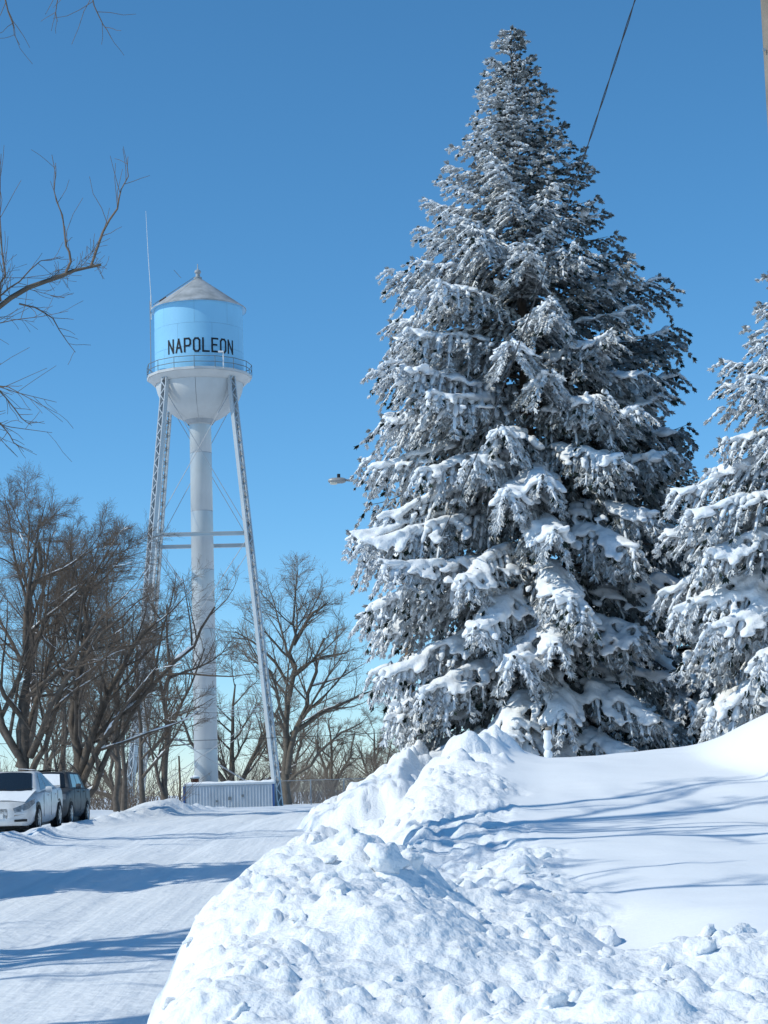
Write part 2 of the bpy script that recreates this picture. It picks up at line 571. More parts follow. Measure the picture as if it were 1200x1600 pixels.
# riser pipe in welded sections
zz = [-0.5, 4.4, 8.9, 13.4, 17.9, 22.4, 26.9, TZ0 - 3.3]
for i in range(7):
    ra, rb = 0.90 - 0.0025 * zz[i], 0.90 - 0.0025 * zz[i + 1]
    MB().lathe([(ra - 0.02, zz[i] + 0.005), (ra, zz[i] + 0.03), (rb, zz[i + 1] - 0.02), (rb - 0.02, zz[i + 1])], seg=40).build('riser_section', 'silver', TW, True)
    if i:
        MB().lathe([(ra + 0.0, zz[i] - 0.025), (ra + 0.008, zz[i] - 0.015), (ra + 0.008, zz[i] + 0.015), (ra, zz[i] + 0.025)], seg=40).build('weld_band', 'silver_dull', TW, True)
MB().lathe([(0.84, TZ0 - 3.6), (0.9, TZ0 - 3.5), (1.0, TZ0 - 3.3)], seg=40).build('riser_collar', 'bowl_white', TW, True)
# legs
ROT = R(3.2)
HB, HT, ZB, ZT = 5.42, 2.45, -0.3, TZ0 - 0.1


def corner(sx, sy, z):
    h = HT + (HB - HT) * (ZT - z) / (ZT - ZB)
    x, y = sx * h, sy * h
    return Vector((x * math.cos(ROT) - y * math.sin(ROT), x * math.sin(ROT) + y * math.cos(ROT), z))


W_, D_ = 0.56, 0.34                           # lattice width (tangential), channel depth (radial)
for sx, sy in ((-1, -1), (1, -1), (1, 1), (-1, 1)):
    p, q = corner(sx, sy, ZB), corner(sx, sy, ZT)
    ax = (q - p).normalized()
    rad = Vector((q.x - p.x, q.y - p.y, 0)).normalized() * -1.0     # outward
    rad = (rad - ax * rad.dot(ax)).normalized()
    tan = ax.cross(rad).normalized()
    mb = MB()
    for s in (-1, 1):                          # two channels, webs tangential to the tower's corner
        c0 = tan * s * W_ / 2
        mb.bar(p + c0, q + c0, 0.02, D_, up=rad)
        for u in (-1, 1):
            fo = tan * (s * (W_ / 2 - 0.045)) + rad * u * (D_ / 2 - 0.008)
            mb.bar(p + fo, q + fo, 0.07, 0.014, up=rad)
    leg = mb.build('leg', 'silver', TW)
    for u in (-1, 1):                          # lacing bars on the outer and inner faces
        lm = MB()
        n = 62
        for i in range(n):
            s0 = -1 if i % 2 else 1
            a = p.lerp(q, i / n) + tan * s0 * (W_ / 2 - 0.04) + rad * u * (D_ / 2 + 0.008)
            b_ = p.lerp(q, (i + 1) / n) - tan * s0 * (W_ / 2 - 0.04) + rad * u * (D_ / 2 + 0.008)
            lm.bar(a, b_, 0.075, 0.012, up=rad)
        tag(lm.build('lacing', 'silver', leg), kind='stuff')
    MB().box(p.x - .5, p.x + .5, p.y - .5, p.y + .5, -0.9, 0.0).build('footing', 'silver_dull', TW)
# struts at two levels, tie rods in three panels
LV = [0.1, 7.15, 20.2, TZ0 - 1.0]
CS = [(-1, -1), (1, -1), (1, 1), (-1, 1)]
for zl in LV[1:3]:
    for k in range(4):
        a, b_ = corner(*CS[k], zl), corner(*CS[(k + 1) % 4], zl)
        dh = (b_ - a).normalized()
        a, b_ = a + dh * 0.18, b_ - dh * 0.18
        mb = MB()
        for u in (-0.13, 0.13):
            mb.bar(a + Vector((0, 0, u)), b_ + Vector((0, 0, u)), 0.22, 0.035)
        if zl < 10:
            n = 22
            for i in range(n):
                s0 = 1 if i % 2 else -1
                mb.bar(a.lerp(b_, i / n) + Vector((0, 0, .11 * s0)), a.lerp(b_, (i + 1) / n) - Vector((0, 0, .11 * s0)), 0.05, 0.03)
        else:
            mb.bar(a, b_, 0.05, 0.24)
        mb.build('strut', 'silver', TW)
for i in range(3):
    for k in range(4):
        for fl in (0, 1):
            a = corner(*CS[(k + fl) % 4], LV[i] + 0.3)
            b_ = corner(*CS[(k + 1 - fl) % 4], LV[i + 1] - 0.25)
            MB().tube([a, b_], 0.026, 5).build('tie_rod', 'silver_dull', TW)
# ladder on the shell's left side, roof ladder, antenna, lamp on the gallery
la = R(183)
lx, ly = math.cos(la), math.sin(la)
tx, ty = -ly, lx
lad = MB()
for s in (-0.2, 0.2):
    bx_, by_ = lx * 3.72 + tx * s, ly * 3.72 + ty * s
    lad.bar((bx_, by_, TZ0 + 0.05), (bx_, by_, TZ1 + 0.75), 0.05, 0.03)
for i in range(20):
    z = TZ0 + 0.25 + i * 0.3
    lad.bar((lx * 3.72 - tx * .2, ly * 3.72 - ty * .2, z), (lx * 3.72 + tx * .2, ly * 3.72 + ty * .2, z), 0.025, 0.025)
lad.build('shell_ladder', 'silver_dull', TW)
lad = MB()
ra = R(205)
for s in (-0.2, 0.2):
    lad.bar((3.6 * math.cos(ra) - s * math.sin(ra), 3.6 * math.sin(ra) + s * math.cos(ra), EZ + 0.14),
            (0.35 * math.cos(ra) - s * math.sin(ra), 0.35 * math.sin(ra) + s * math.cos(ra), EZ + 2.52), 0.05, 0.05)
for i in range(11):
    t = (i + .5) / 11
    r_ = 3.6 + (0.35 - 3.6) * t
    z = EZ + 0.14 + 2.38 * t
    lad.bar((r_ * math.cos(ra) + .2 * math.sin(ra), r_ * math.sin(ra) - .2 * math.cos(ra), z),
            (r_ * math.cos(ra) - .2 * math.sin(ra), r_ * math.sin(ra) + .2 * math.cos(ra), z), 0.03, 0.03)
lad.build('roof_ladder', 'silver_dull', TW)
MB().bar((-2.9, -0.9, EZ + 0.42), (-2.4, -0.8, EZ + 0.78), 0.6, 0.12).build('roof_hatch', 'brick_brown', TW)
ant = MB().tube([(-3.62, -.2, TZ1 - 0.7), (-3.64, -.2, TZ1 + 1.2)], 0.045, 6)
ant.tube([(-3.64, -.2, TZ1 + 1.2), (-3.82, -.2, TZ1 + 4.6), (-3.95, -.2, TZ1 + 8.0)], [0.03, 0.024, 0.014], 6)
ant.build('antenna_mast', 'white_paint', TW)
lamp_a = R(-58)
lp = (GR * math.cos(lamp_a), GR * math.sin(lamp_a))
MB().tube([(lp[0], lp[1], TZ0 + 0.1), (lp[0], lp[1], TZ0 + 1.35)], 0.05, 6).box(lp[0] - .38, lp[0] + .02, lp[1] - .1, lp[1] + .1, TZ0 + 1.28, TZ0 + 1.4).build('gallery_lamp', 'white_paint', TW)
MB().tube([(-1.2, -1.0, EZ + 2.3), (-1.75, -1.0, EZ + 2.95)], 0.02, 5).build('roof_rod', 'rail_dark', TW)

# lettering: strokes bent round the shell
LW = 0.14


def letter(strokes):
    return strokes


GL = {
    'N': [((0, 0), (0, 1)), ((0, 1), (1, 0)), ((1, 0), (1, 1))],
    'A': [((0, 0), (.5, 1)), ((.5, 1), (1, 0)), ((.2, .33), (.8, .33))],
    'P': [((0, 0), (0, 1)), ((0, 1), (.75, 1)), ((.75, 1), (1, .86)), ((1, .86), (1, .58)), ((1, .58), (.75, .44)), ((.75, .44), (0, .44))],
    'O': [((0, .16), (0, .84)), ((0, .84), (.26, 1)), ((.26, 1), (.74, 1)), ((.74, 1), (1, .84)), ((1, .84), (1, .16)), ((1, .16), (.74, 0)),
          ((.74, 0), (.26, 0)), ((.26, 0), (0, .16))],
    'L': [((0, 0), (0, 1)), ((0, 0), (1, 0))],
    'E': [((0, 0), (0, 1)), ((0, 0), (1, 0)), ((0, 1), (1, 1)), ((0, .52), (.8, .52))],
}
TEXT = 'NAPOLEON'
CEN = R(-90 + 8.4)
LH, LB = 1.0, TZ0 + 1.45
gw, pitch = 0.44, 0.70
for i, ch in enumerate(TEXT):
    mb = MB()
    u0 = (i - 3.5) * pitch - gw / 2
    for li, (a, b_) in enumerate(GL[ch]):
        a2 = Vector((u0 + a[0] * gw, LB + a[1] * LH))
        b2 = Vector((u0 + b_[0] * gw, LB + b_[1] * LH))
        t = (b2 - a2).normalized()
        n = Vector((-t.y, t.x)) * LW / 2
        a2, b2 = a2 - t * LW * 0.42, b2 + t * LW * 0.42
        rr = TR + 0.016 + 0.0015 * li
        vs_, fs_ = [], []
        for j in range(5):
            c = a2.lerp(b2, j / 4)
            for e in (c + n, c - n):
                th = CEN + e.x / TR
                vs_.append((rr * math.cos(th), rr * math.sin(th), e.y))
        for j in range(4):
            fs_.append((2 * j, 2 * j + 1, 2 * j + 3, 2 * j + 2))
        mb.add(vs_, fs_)
    mb.build('letter', 'letter_black', TW)

# ------------------------------------------------------------------ pump shed under the tower
SH = empty('metal_shed', (-11.7, 140, 0.35), R(1.0))
tag(SH, 'low ribbed metal shed with blue corner trims and snow on its roof under the tower', 'shed')
W2, DP, HH = 3.2, 1.15, 1.95
MB().box(-W2 + .04, W2 - .04, -DP + .04, DP - .04, 0, HH - .05).build('shed_core', 'silver_dull', SH)
for i in range(7):                                # ribbed sheets, front
    x0 = -W2 + 0.1 + i * (2 * W2 - 0.2) / 7
    x1 = x0 + (2 * W2 - 0.2) / 7 - 0.006
    pts = []
    n = 4
    for j in range(n):
        a = x0 + (x1 - x0) * j / n
        s = (x1 - x0) / n
        pts += [(a, 0), (a + s * .62, 0), (a + s * .72, -.045), (a + s * .9, -.045), (a + s, 0)]
    vs_ = [(x, -DP + y - 0.0, 0) for x, y in pts] + [(x, -DP + y, HH - .06) for x, y in pts]
    m_ = len(pts)
    MB().add(vs_, [(j, j + 1, m_ + j + 1, m_ + j) for j in range(m_ - 1)]).build('wall_sheet', 'shed_metal', SH)
for s in (-1, 1):                                 # side walls
    MB().box(s * W2 - .02, s * W2 + .02, -DP + .1, DP, 0, HH - .06).build('side_sheet', 'shed_metal', SH)
    MB().box(s * W2 - .11, s * W2 + .03, -DP - .06, -DP + .1, 0, HH - .04).build('corner_trim', 'trim_blue', SH)
MB().box(-W2 - .06, W2 + .06, -DP - .08, DP + .06, HH - .04, HH + .13).build('fascia', 'white_paint', SH)
for x, z, s in ((-.9, .78, .07), (.02, .95, .1), (.95, 1.12, .08)):
    MB().box(x - s, x + s, -DP - .07, -DP - .03, z - s, z + s).build('vent', 'rail_dark', SH)
rng = np.random.RandomState(3)
nx_, ny_ = 60, 14
SX, SY = np.meshgrid(np.linspace(-W2 - .1, W2 + .1, nx_), np.linspace(-DP - .12, DP + .1, ny_))
ed = np.minimum(1, np.minimum((SX + W2 + .1), (W2 + .1 - SX)) / .18) * np.minimum(1, np.minimum(SY + DP + .12, DP + .1 - SY) / .2)
SZ = HH + 0.1 + (0.10 + 0.06 * fbm(SX * 1.3, SY * 1.3, 3) + .05 * (SX > 2.4)) * np.sqrt(np.clip(ed, 0, 1))
mesh_np('roof_snow', np.stack([SX, SY, SZ], -1).reshape(-1, 3), grid_faces(ny_, nx_), 'snow', SH, True)

ch = empty('brick_chimney', (-14.55, 143.0, 0.5))
tag(ch, 'short dark brown brick stack beside the tower column, capped with snow', 'chimney')
cm = MB()
cm.box(-.27, .27, -.25, .25, 0, 2.3).build('stack', 'brick_brown', ch)
bm_ = None
for r_ in range(9):
    for k in range(3):
        x = -.285 + k * .19 + (.05 if r_ % 2 else 0)
        br = MB().box(x + .008, min(x + .182, .3), -.29, -.245, 1.2 + r_ * .12, 1.2 + r_ * .12 + .105).build('brick', 'brick_brown', ch)
MB().box(-.33, .33, -.31, .31, 2.302, 2.38).build('cap', 'silver_dull', ch)
MB().lathe([(0.33, 2.382), (0.34, 2.45), (0.22, 2.53), (0.0, 2.56)], seg=10).build('cap_snow', 'snow', ch, True)

# ------------------------------------------------------------------ street lamp, utility pole, wires
SL = empty('street_lamp', (0.62, 57, 1.9))
tag(SL, 'street lamp arm on a brown wooden pole poking out left of the big spruce', 'street lamp')
MB().tube([(0, 0, -0.5), (0.0, 0, 4), (0, 0, 9.6)], [0.15, 0.14, 0.115], 12).build('pole', 'wood_pole', SL, True)
MB().tube([(-0.1, 0, 8.45), (-0.6, 0, 8.74), (-1.2, 0, 8.93), (-1.75, 0, 9.0)], 0.035, 8).build('arm', 'lamp_grey', SL, True)
hd = MB().lathe([(0.0, 0), (0.10, .03), (0.15, .12), (0.15, .42), (0.10, .52), (0.05, .55)], seg=12)
hd.v = [(-1.72 - z * 1.0, x, 8.99 + y * .62) for x, y, z in hd.v]
hd.build('head', 'lamp_grey', SL, True)
ln = MB().lathe([(0.0, 0), (0.09, .03), (0.12, .12), (0.1, .3), (0.0, .33)], seg=10)
ln.v = [(-1.98 - z * .75, x, 8.93 + y * .55) for x, y, z in ln.v]
ln.build('lens', 'lamp_lens', SL, True)
MB().tube([(-1.95, 0, 9.06), (-1.95, 0, 9.19)], 0.05, 8).build('photocell', 'black_plastic', SL, True)
MB().box(-.05, .05, -.16, .16, 8.3, 8.6).build('bracket', 'lamp_grey', SL)

UP = empty('utility_pole', (4.44, 20, 1.1))
tag(UP, 'weathered grey wooden utility pole at the top right edge', 'utility pole')
MB().tube([(0, 0, -0.6), (0, 0, 6), (0, 0, 13.8)], [0.185, 0.165, 0.135], 20).build('shaft', 'wood_grey', UP, True)
MB().tube([(0, 0, 13.802), (0, 0, 13.86)], [0.13, 0.08], 20).build('top_cap', 'galv', UP, True)
MB().tube([(-0.12, 0, 13.35), (-0.3, 0.05, 13.35)], 0.03, 8).build('insulator', 'galv', UP, True)
for i in range(7):
    MB().bar((-.15 + .02 * (i % 2), -.06 - .02 * (i % 3), 5.6 + i * .7), (-.18 + .02 * (i % 2), -.06 - .02 * (i % 3), 5.6 + i * .7), .02, .03).build('staple', 'galv', UP)

WY = [20, 26, 30, 35.2, 45.4, 57]
WX = [4.28, 3.91, 3.43, 2.75, 1.58, 0.5]
WZ = [14.45, 12.67, 11.51, 10.16, 8.38, 6.9]
cz = np.polyfit(WY, WZ, 2)
cx_ = np.polyfit(WY, WX, 1)
wire = MB()
n = 260
base = [Vector((np.polyval(cx_, y), y, np.polyval(cz, y))) for y in np.linspace(20, 57, n)]
for ph in (0, math.pi):
    pts = []
    for i, p in enumerate(base):
        th = i * 0.55 + ph
        pts.append(p + Vector((math.cos(th), 0, math.sin(th))) * 0.0095)
    wire.tube(pts, 0.0075, 5)
wire.build('service_wire', 'cable')
tag(bpy.data.objects['service_wire'], 'twisted overhead service wire running down to the big spruce', 'wire')
cb = MB()
cb.tube([(-60 + i * 4, 128, 5.2 + 0.0009 * (i * 4 - 48) ** 2) for i in range(25)], 0.018, 5)
tag(cb.build('overhead_cable', 'cable'), 'thin dark cable crossing in front of the tower legs near the ground', 'cable')

# ------------------------------------------------------------------ chain-link fence and posts behind the street
FE = empty('chain_link_fence', (-9.0, 152, 0.55))
tag(FE, 'grey chain-link fence right of the tower legs behind the snow bank', 'fence')
for i in range(6):
    MB().tube([(i * 2.6, 0, -0.3), (i * 2.6, 0, 2.0)], 0.045, 8).build('post', 'galv', FE, True)
MB().tube([(0, 0, 1.95), (13, 0, 1.95)], 0.03, 6).build('top_rail', 'galv', FE, True)
wm = MB()
for i in range(80):
    for s in (1, -1):
        x = i * 0.17
        x2 = x + s * 1.85
        p0, p1 = (x, 0.02 * s, 0.1), (x2, 0.02 * s, 1.93)
        if 0 <= x2 <= 13 and x <= 13:
            wm.bar(p0, p1, 0.009, 0.009)
tag(wm.build('wire_mesh', 'galv', FE), kind='stuff')
for x, y, h, r_, lb in ((-13.4, 122, 3.2, .07, 'thin bare wooden post left of the metal shed'),
                        (-15.2, 128, 2.6, .06, 'short thin post between the left tower legs and bare trunks'),
                        ):
    tag(MB().tube([(x, y, 0.5), (x + .05, y, 0.6 + h * .6), (x, y, 0.9 + h)], [r_, r_ * .95, r_ * .8], 8).build('wooden_post', 'wood_pole', None, True), lb, 'post')
ps = empty('snowy_post', (3.42, 42, 1.85))
tag(ps, 'white snow-plastered post under the big spruce', 'post')
MB().tube([(0, 0, -.3), (0, 0, .5), (.01, 0, 1.05)], [.085, .08, .075], 10).build('post', 'wood_grey', ps, True)
zz_p = [i * .07 for i in range(15)]
MB().tube([(-.02, -.02, z) for z in zz_p], [.09 + .012 * math.sin(z * 31) + .008 * math.sin(z * 53) for z in zz_p], 10).build('plastered_snow', 'snow', ps, True)
for x, lb in ((8.2, 'white post with a red edge under the right spruce'), (8.45, 'narrow plain white post under the right spruce')):
    po = empty('marker_post', (x, 46.5, 1.9))
    tag(po, lb, 'post')
    MB().box(-.055, .055, -.05, .05, -.3, 1.5).build('board', 'white_paint', po)
    if x < 8.3:
        MB().box(.057, .085, -.045, .045, -.3, 1.5).build('edge_strip', 'red_paint', po)
# ------------------------------------------------------------------ tubes in bulk
def tubes(groups, sides):
    """groups: list of (pts n x 3, radii n) -> verts, quads, with equal-length branches stacked together"""
    by = {}
    for p, r_ in groups:
        by.setdefault(len(p), []).append((p, r_))
    V, Fq, off = [], [], 0
    for n, lst in by.items():
        P = np.array([a for a, _ in lst])                      # B,n,3
        Q = np.array([b_ for _, b_ in lst])                    # B,n
        T = np.empty_like(P)
        T[:, 1:-1] = P[:, 2:] - P[:, :-2]
        T[:, 0] = P[:, 1] - P[:, 0]
        T[:, -1] = P[:, -1] - P[:, -2]
        T = unit(T)
        m0 = unit(P[:, -1] - P[:, 0])
        ref = np.where(np.abs(m0[:, 2:3]) < 0.8, np.array([[0, 0, 1.0]]), np.array([[1.0, 0, 0]]))[:, None, :]
        A = unit(np.cross(T, np.broadcast_to(ref, T.shape)))
        C = np.cross(A, T)
        th = np.arange(sides) * 2 * math.pi / sides
        ringv = P[:, :, None, :] + Q[:, :, None, None] * (A[:, :, None, :] * np.cos(th)[None, None, :, None] + C[:, :, None, :] * np.sin(th)[None, None, :, None])
        B = len(lst)
        V.append(ringv.reshape(-1, 3))
        i = np.arange(B)[:, None, None] * n * sides + np.arange(n - 1)[None, :, None] * sides
        j = np.arange(sides)[None, None, :]
        k = (j + 1) % sides
        f = np.stack(np.broadcast_arrays(i + j, i + k, i + sides + k, i + sides + j), -1).reshape(-1, 4) + off
        Fq.append(f)
        off += B * n * sides
    return np.concatenate(V), np.concatenate(Fq)


def cat_mesh(parts):
    V, F_, off = [], [], 0
    for v, f in parts:
        V.append(v)
        F_.append(f + off)
        off += len(v)
    return np.concatenate(V), np.concatenate(F_)


def curve_pts(rng, p, d, L, n, wander, up):
    pts = [p]
    d = d / np.linalg.norm(d)
    st = L / (n - 1)
    for i in range(n - 1):
        d = d + rng.normal(0, wander, 3) + np.array([0, 0, up])
        d = d / np.linalg.norm(d)
        pts.append(pts[-1] + d * st)
    return np.array(pts)


def spread(rng, d, ang):
    """a direction turned away from d by ang, random roll"""
    a = np.cross(d, rng.normal(size=3))
    a /= np.linalg.norm(a) + 1e-9
    return d * math.cos(ang) + a * math.sin(ang)


def grow(rng, out, pts, rad, level, P):
    """add a branch poly-line and its side branches; P = dict of lists by level"""
    out.append((level, pts, rad))
    if level >= P['levels']:
        return
    n = P['num'][level]
    L = np.linalg.norm(np.diff(pts, axis=0), axis=1).sum()
    nb = max(1, int(round(n * rng.uniform(0.75, 1.25))))
    lo = P['start'][level]
    for i in range(nb):
        t = lo + (1 - lo) * (i + rng.rand() * 0.9) / nb
        x = t * (len(pts) - 1)
        k = min(int(x), len(pts) - 2)
        f = x - k
        p = pts[k] * (1 - f) + pts[k + 1] * f
        r0 = rad[k] * (1 - f) + rad[k + 1] * f
        d = unit(pts[k + 1] - pts[k])
        ang = R(rng.uniform(*P['ang'][level]))
        dd = spread(rng, d, ang)
        if dd[2] < P['minz'][level]:
            dd[2] = P['minz'][level] + abs(dd[2]) * 0.3
        l2 = L * P['ratio'][level] * rng.uniform(0.6, 1.15) * (1.05 - 0.55 * t)
        l2 = max(l2, P['minlen'])
        rr = min(r0 * 0.72, max(P['rmin'], 0.0085 * l2 * P['thick'] + 0.35 * r0 * (level < 2)))
        m_ = P['seg'][level]
        q = curve_pts(rng, p, dd, l2, m_, P['wander'], P['up'][level])
        grow(rng, out, q, np.linspace(rr, max(P['rmin'] * 0.6, rr * 0.25), m_), level + 1, P)


BIG = dict(levels=5, num=[8, 8, 7, 5, 4], start=[.28, .15, .1, .1, .1], ang=[(25, 55), (25, 60), (25, 60), (25, 55), (20, 50)],
           minz=[.15, -.1, -.2, -.3, -.4], ratio=[.72, .6, .6, .6, .55], minlen=.22, rmin=.0055, thick=.75, seg=[6, 5, 4, 3, 2], wander=.12, up=[.07, .07, .07, .05, .04])
MID = dict(levels=4, num=[9, 8, 7, 5], start=[.25, .2, .12, .1], ang=[(25, 55), (25, 60), (25, 60), (20, 55)],
           minz=[.1, -.1, -.2, -.3], ratio=[.6, .58, .58, .55], minlen=.3, rmin=.011, thick=1.1, seg=[6, 5, 4, 3], wander=.12, up=[.06, .06, .05, .03])


def bare_tree(name, base, label, stems, P, seed, bark='bark', twig='twig', snow=0.0, group=None, scale_r=1.0, category='tree'):
    """stems: list of (world poly-line, r0, r1, level)"""
    rng = np.random.RandomState(seed)
    out = []
    B = np.array(base)
    for line, r0, r1, lv in stems:
        line = np.array(line, float) - B
        n = max(6, len(line) * 2)
        t = np.linspace(0, len(line) - 1, n)
        pts = np.stack([np.interp(t, range(len(line)), line[:, k]) for k in range(3)], 1)
        amp = 0.012 * np.linalg.norm(line[-1] - line[0])
        pts[1:-1] += rng.normal(0, amp, (n - 2, 3))
        # flare the root
        rad = np.linspace(r0, r1, n) * rng.uniform(.88, 1.12, n)
        if lv == 0:
            rad[0] *= 1.35
        grow(rng, out, pts, rad * scale_r, lv, P)
    o = empty(name, base)
    tag(o, label, category, group)
    th = tubes([(p, r_) for l, p, r_ in out if l <= 1], 8)
    l2 = [(p, r_) for l, p, r_ in out if l == 2]
    if l2:
        th = cat_mesh([th, tubes(l2, 5)])
    mesh_np('trunk', th[0], th[1], bark, o, True)
    tw = [(p, r_) for l, p, r_ in out if l >= 3]
    if tw:
        V, F_ = tubes(tw, 3)
        mesh_np('crown', V, F_, twig, o)
    if snow > 0:
        sn = []
        for l, p, r_ in out:
            if l > 3 or rng.rand() > snow * (1.6 if r_[0] > .05 else .6 if l <= 2 else .25):
                continue
            seg = np.diff(p, axis=0)
            for k in range(len(seg)):
                d = seg[k] / np.linalg.norm(seg[k])
                if abs(d[2]) < 0.7 and rng.rand() < .8:
                    ra, rb = r_[k], r_[k + 1]
                    c = np.array([-0.3, -0.25, 1.0])
                    c = c - d * c.dot(d)
                    c /= np.linalg.norm(c)
                    a, b_ = p[k] + c * ra * .75, p[k + 1] + c * rb * .75
                    w = max(.014, ra * .85) * rng.uniform(.7, 1.15)
                    t3 = np.linspace(0, 1, 5)[:, None]
                    pp = a * (1 - t3) + b_ * t3 + rng.normal(0, .006, (5, 3))
                    sn.append((pp, np.array([w * .3, w, w * rng.uniform(.6, 1.1), w * rng.uniform(.7, 1.1), w * .3])))
        if sn:
            V, F_ = tubes(sn, 5)
            tag(mesh_np('branch_snow', V, F_, 'snow_tree', o, True), kind='stuff')
    return o


def copy_thing(o, loc_, rz, sc, label, group=None):
    c = o.copy()
    COL.objects.link(c)
    c.location = loc_
    c.rotation_euler = (0, 0, rz)
    c.scale = sc if isinstance(sc, tuple) else (sc, sc, sc)
    c['label'] = label
    if group:
        c['group'] = group
    for ch_ in list(o.children):
        d = ch_.copy()
        COL.objects.link(d)
        d.parent = c
    return c


# the clump of big bare trees on the left
TG = 'bare trees beyond the parked cars'
bare_tree('bare_tree', (-11.4, 60, 1.1), 'big dark bare tree behind the white car with snowy sweeping limbs', [
    ([(-11.4, 60, .9), (-11.3, 60, 2.6), (-11.5, 60.2, 5.0), (-11.3, 60.5, 7.4), (-11.1, 60.5, 9.6)], .2, .05, 0),
    ([(-11.3, 60, 2.2), (-10.6, 59.7, 3.5), (-9.9, 59.5, 5.8), (-9.4, 59.3, 8.0)], .12, .03, 1),
    ([(-11.3, 60, 2.5), (-12.2, 59.8, 4.2), (-12.8, 59.6, 7.0), (-13.0, 59.6, 9.2)], .12, .03, 1),
    ([(-11.2, 60, 3.0), (-10.3, 59.2, 4.8), (-9.0, 58.8, 6.4), (-8.0, 58.5, 7.2)], .12, .03, 1),
], BIG, 21, snow=.3, group=TG)
bare_tree('bare_tree', (-10.1, 62, 1.1), 'bare tree beside the dark car with a long snow-lined limb crossing the tower', [
    ([(-10.1, 62, .9), (-10.0, 62, 2.2), (-10.3, 62.2, 4.6), (-9.9, 62.4, 6.8), (-9.6, 62.4, 8.8)], .2, .05, 0),
    ([(-10.0, 62, 2.0), (-9.2, 61.6, 3.6), (-7.7, 61.3, 5.0), (-6.4, 61.2, 6.2), (-5.5, 61.2, 7.6)], .12, .03, 1),
    ([(-10.0, 62, 1.4), (-9.4, 61.8, 2.2), (-8.8, 61.7, 3.6), (-8.0, 61.6, 4.6)], .14, .04, 1),
    ([(-10.0, 62, 2.4), (-9.2, 61.6, 4.6), (-8.2, 61.4, 6.3), (-7.4, 61.4, 7.2)], .14, .04, 1),
], BIG, 22, snow=.42, group=TG)
bare_tree('bare_tree', (-13.0, 68, 1.0), 'tall leafless tree rising at the left edge behind the parked cars', [
    ([(-13.0, 68, .8), (-13.1, 68, 3.2), (-12.8, 68.2, 6.4), (-12.5, 68.2, 8.6), (-12.4, 68.2, 10.8)], .22, .06, 0),
    ([(-13.1, 68, 2.8), (-12.2, 67.6, 5.6), (-11.5, 67.4, 8.0), (-11.0, 67.4, 9.6)], .14, .04, 1),
    ([(-13.1, 68, 3.2), (-14.4, 67.6, 6.0), (-15.0, 67.4, 9.8)], .14, .04, 1),
], BIG, 23, snow=.05, group=TG)
# slimmer trunks towards the tower
slim = []
for i, (x, y, h, lean, lb) in enumerate((
        (-11.9, 84, 9.5, .3, 'slim bare tree just right of the dark parked car'),
        (-11.3, 88, 8.5, -.2, 'slim leaning bare tree left of the left tower legs'),
        (-11.75, 100, 11.5, .25, 'bare tree with a straight trunk between tower leg and column'))):
    slim.append(bare_tree('bare_tree', (x, y, .8), lb, [
        ([(x, y, .5), (x + lean * .1, y, h * .35), (x + lean * .5, y, h * .65), (x + lean, y, h)], .2 if i == 2 else .14, .04, 0)] + (
        [([(x, y, 1.6), (x - .7, y, 3.4), (x - 1.0, y, 6.6)], .11, .03, 1), ([(x, y, 4.6), (x + 1.2, y, 6.8), (x + 2.2, y, 9.2)], .10, .03, 1)] if i == 2 else []),
        MID, 30 + i, snow=.05, group=TG))
copy_thing(slim[0], (-15.3, 96, .8), 1.9, 1.15, 'bare tree farther back at the left edge, seen through nearer branches', TG)
copy_thing(slim[1], (-13.2, 95, .8), 2.7, 1.1, 'thin bare trunk behind the slim trees left of the tower', TG)
copy_thing(slim[2], (-19.0, 112, .7), .9, 1.05, 'bare tree far back between the left trees and the tower legs', TG)
copy_thing(slim[0], (-17.4, 120, .7), 4.0, 1.1, 'distant bare tree seen through the left tower legs', TG)
# behind the tower's right leg
TG2 = 'bare trees behind the tower'
T4 = bare_tree('bare_tree', (-9.3, 170, .5), 'forked bare cottonwood behind the right tower leg with one long low limb', [
    ([(-9.3, 170, .3), (-9.2, 170, 4), (-9.0, 170, 8), (-8.6, 170, 12.5), (-8.4, 170, 15), (-8.2, 170, 18)], .36, .08, 0),
    ([(-9.2, 170, 3.2), (-7.9, 169.7, 7.5), (-6.8, 169.5, 11.5), (-5.6, 169.4, 15)], .28, .07, 1),
    ([(-8.8, 170, 6.6), (-6.0, 169.4, 8.3), (-3.4, 169, 9.4), (-1.4, 169, 10.2)], .22, .06, 1),
    ([(-8.8, 170, 10.5), (-10.2, 169.8, 13.2), (-11.8, 169.7, 14.8), (-13.5, 169.6, 15.8)], .16, .05, 1),
    ([(-8.6, 170, 11.6), (-6.4, 169.6, 13.2), (-3.6, 169.5, 13.6)], .16, .05, 1),
    ([(-8.4, 170, 14.5), (-6.8, 169.6, 17.0), (-5.2, 169.6, 18.2)], .2, .06, 1),
    ([(-9.2, 170, 2.4), (-7.0, 169, 4.2), (-4.8, 168.6, 6.4), (-2.5, 168.5, 7.4)], .18, .05, 1),
], dict(MID, num=[11, 9, 8, 5], rmin=.014, minlen=.5, thick=.8), 41, bark='bark_grey', twig='twig_tan_hazed', snow=.08, group=TG2)
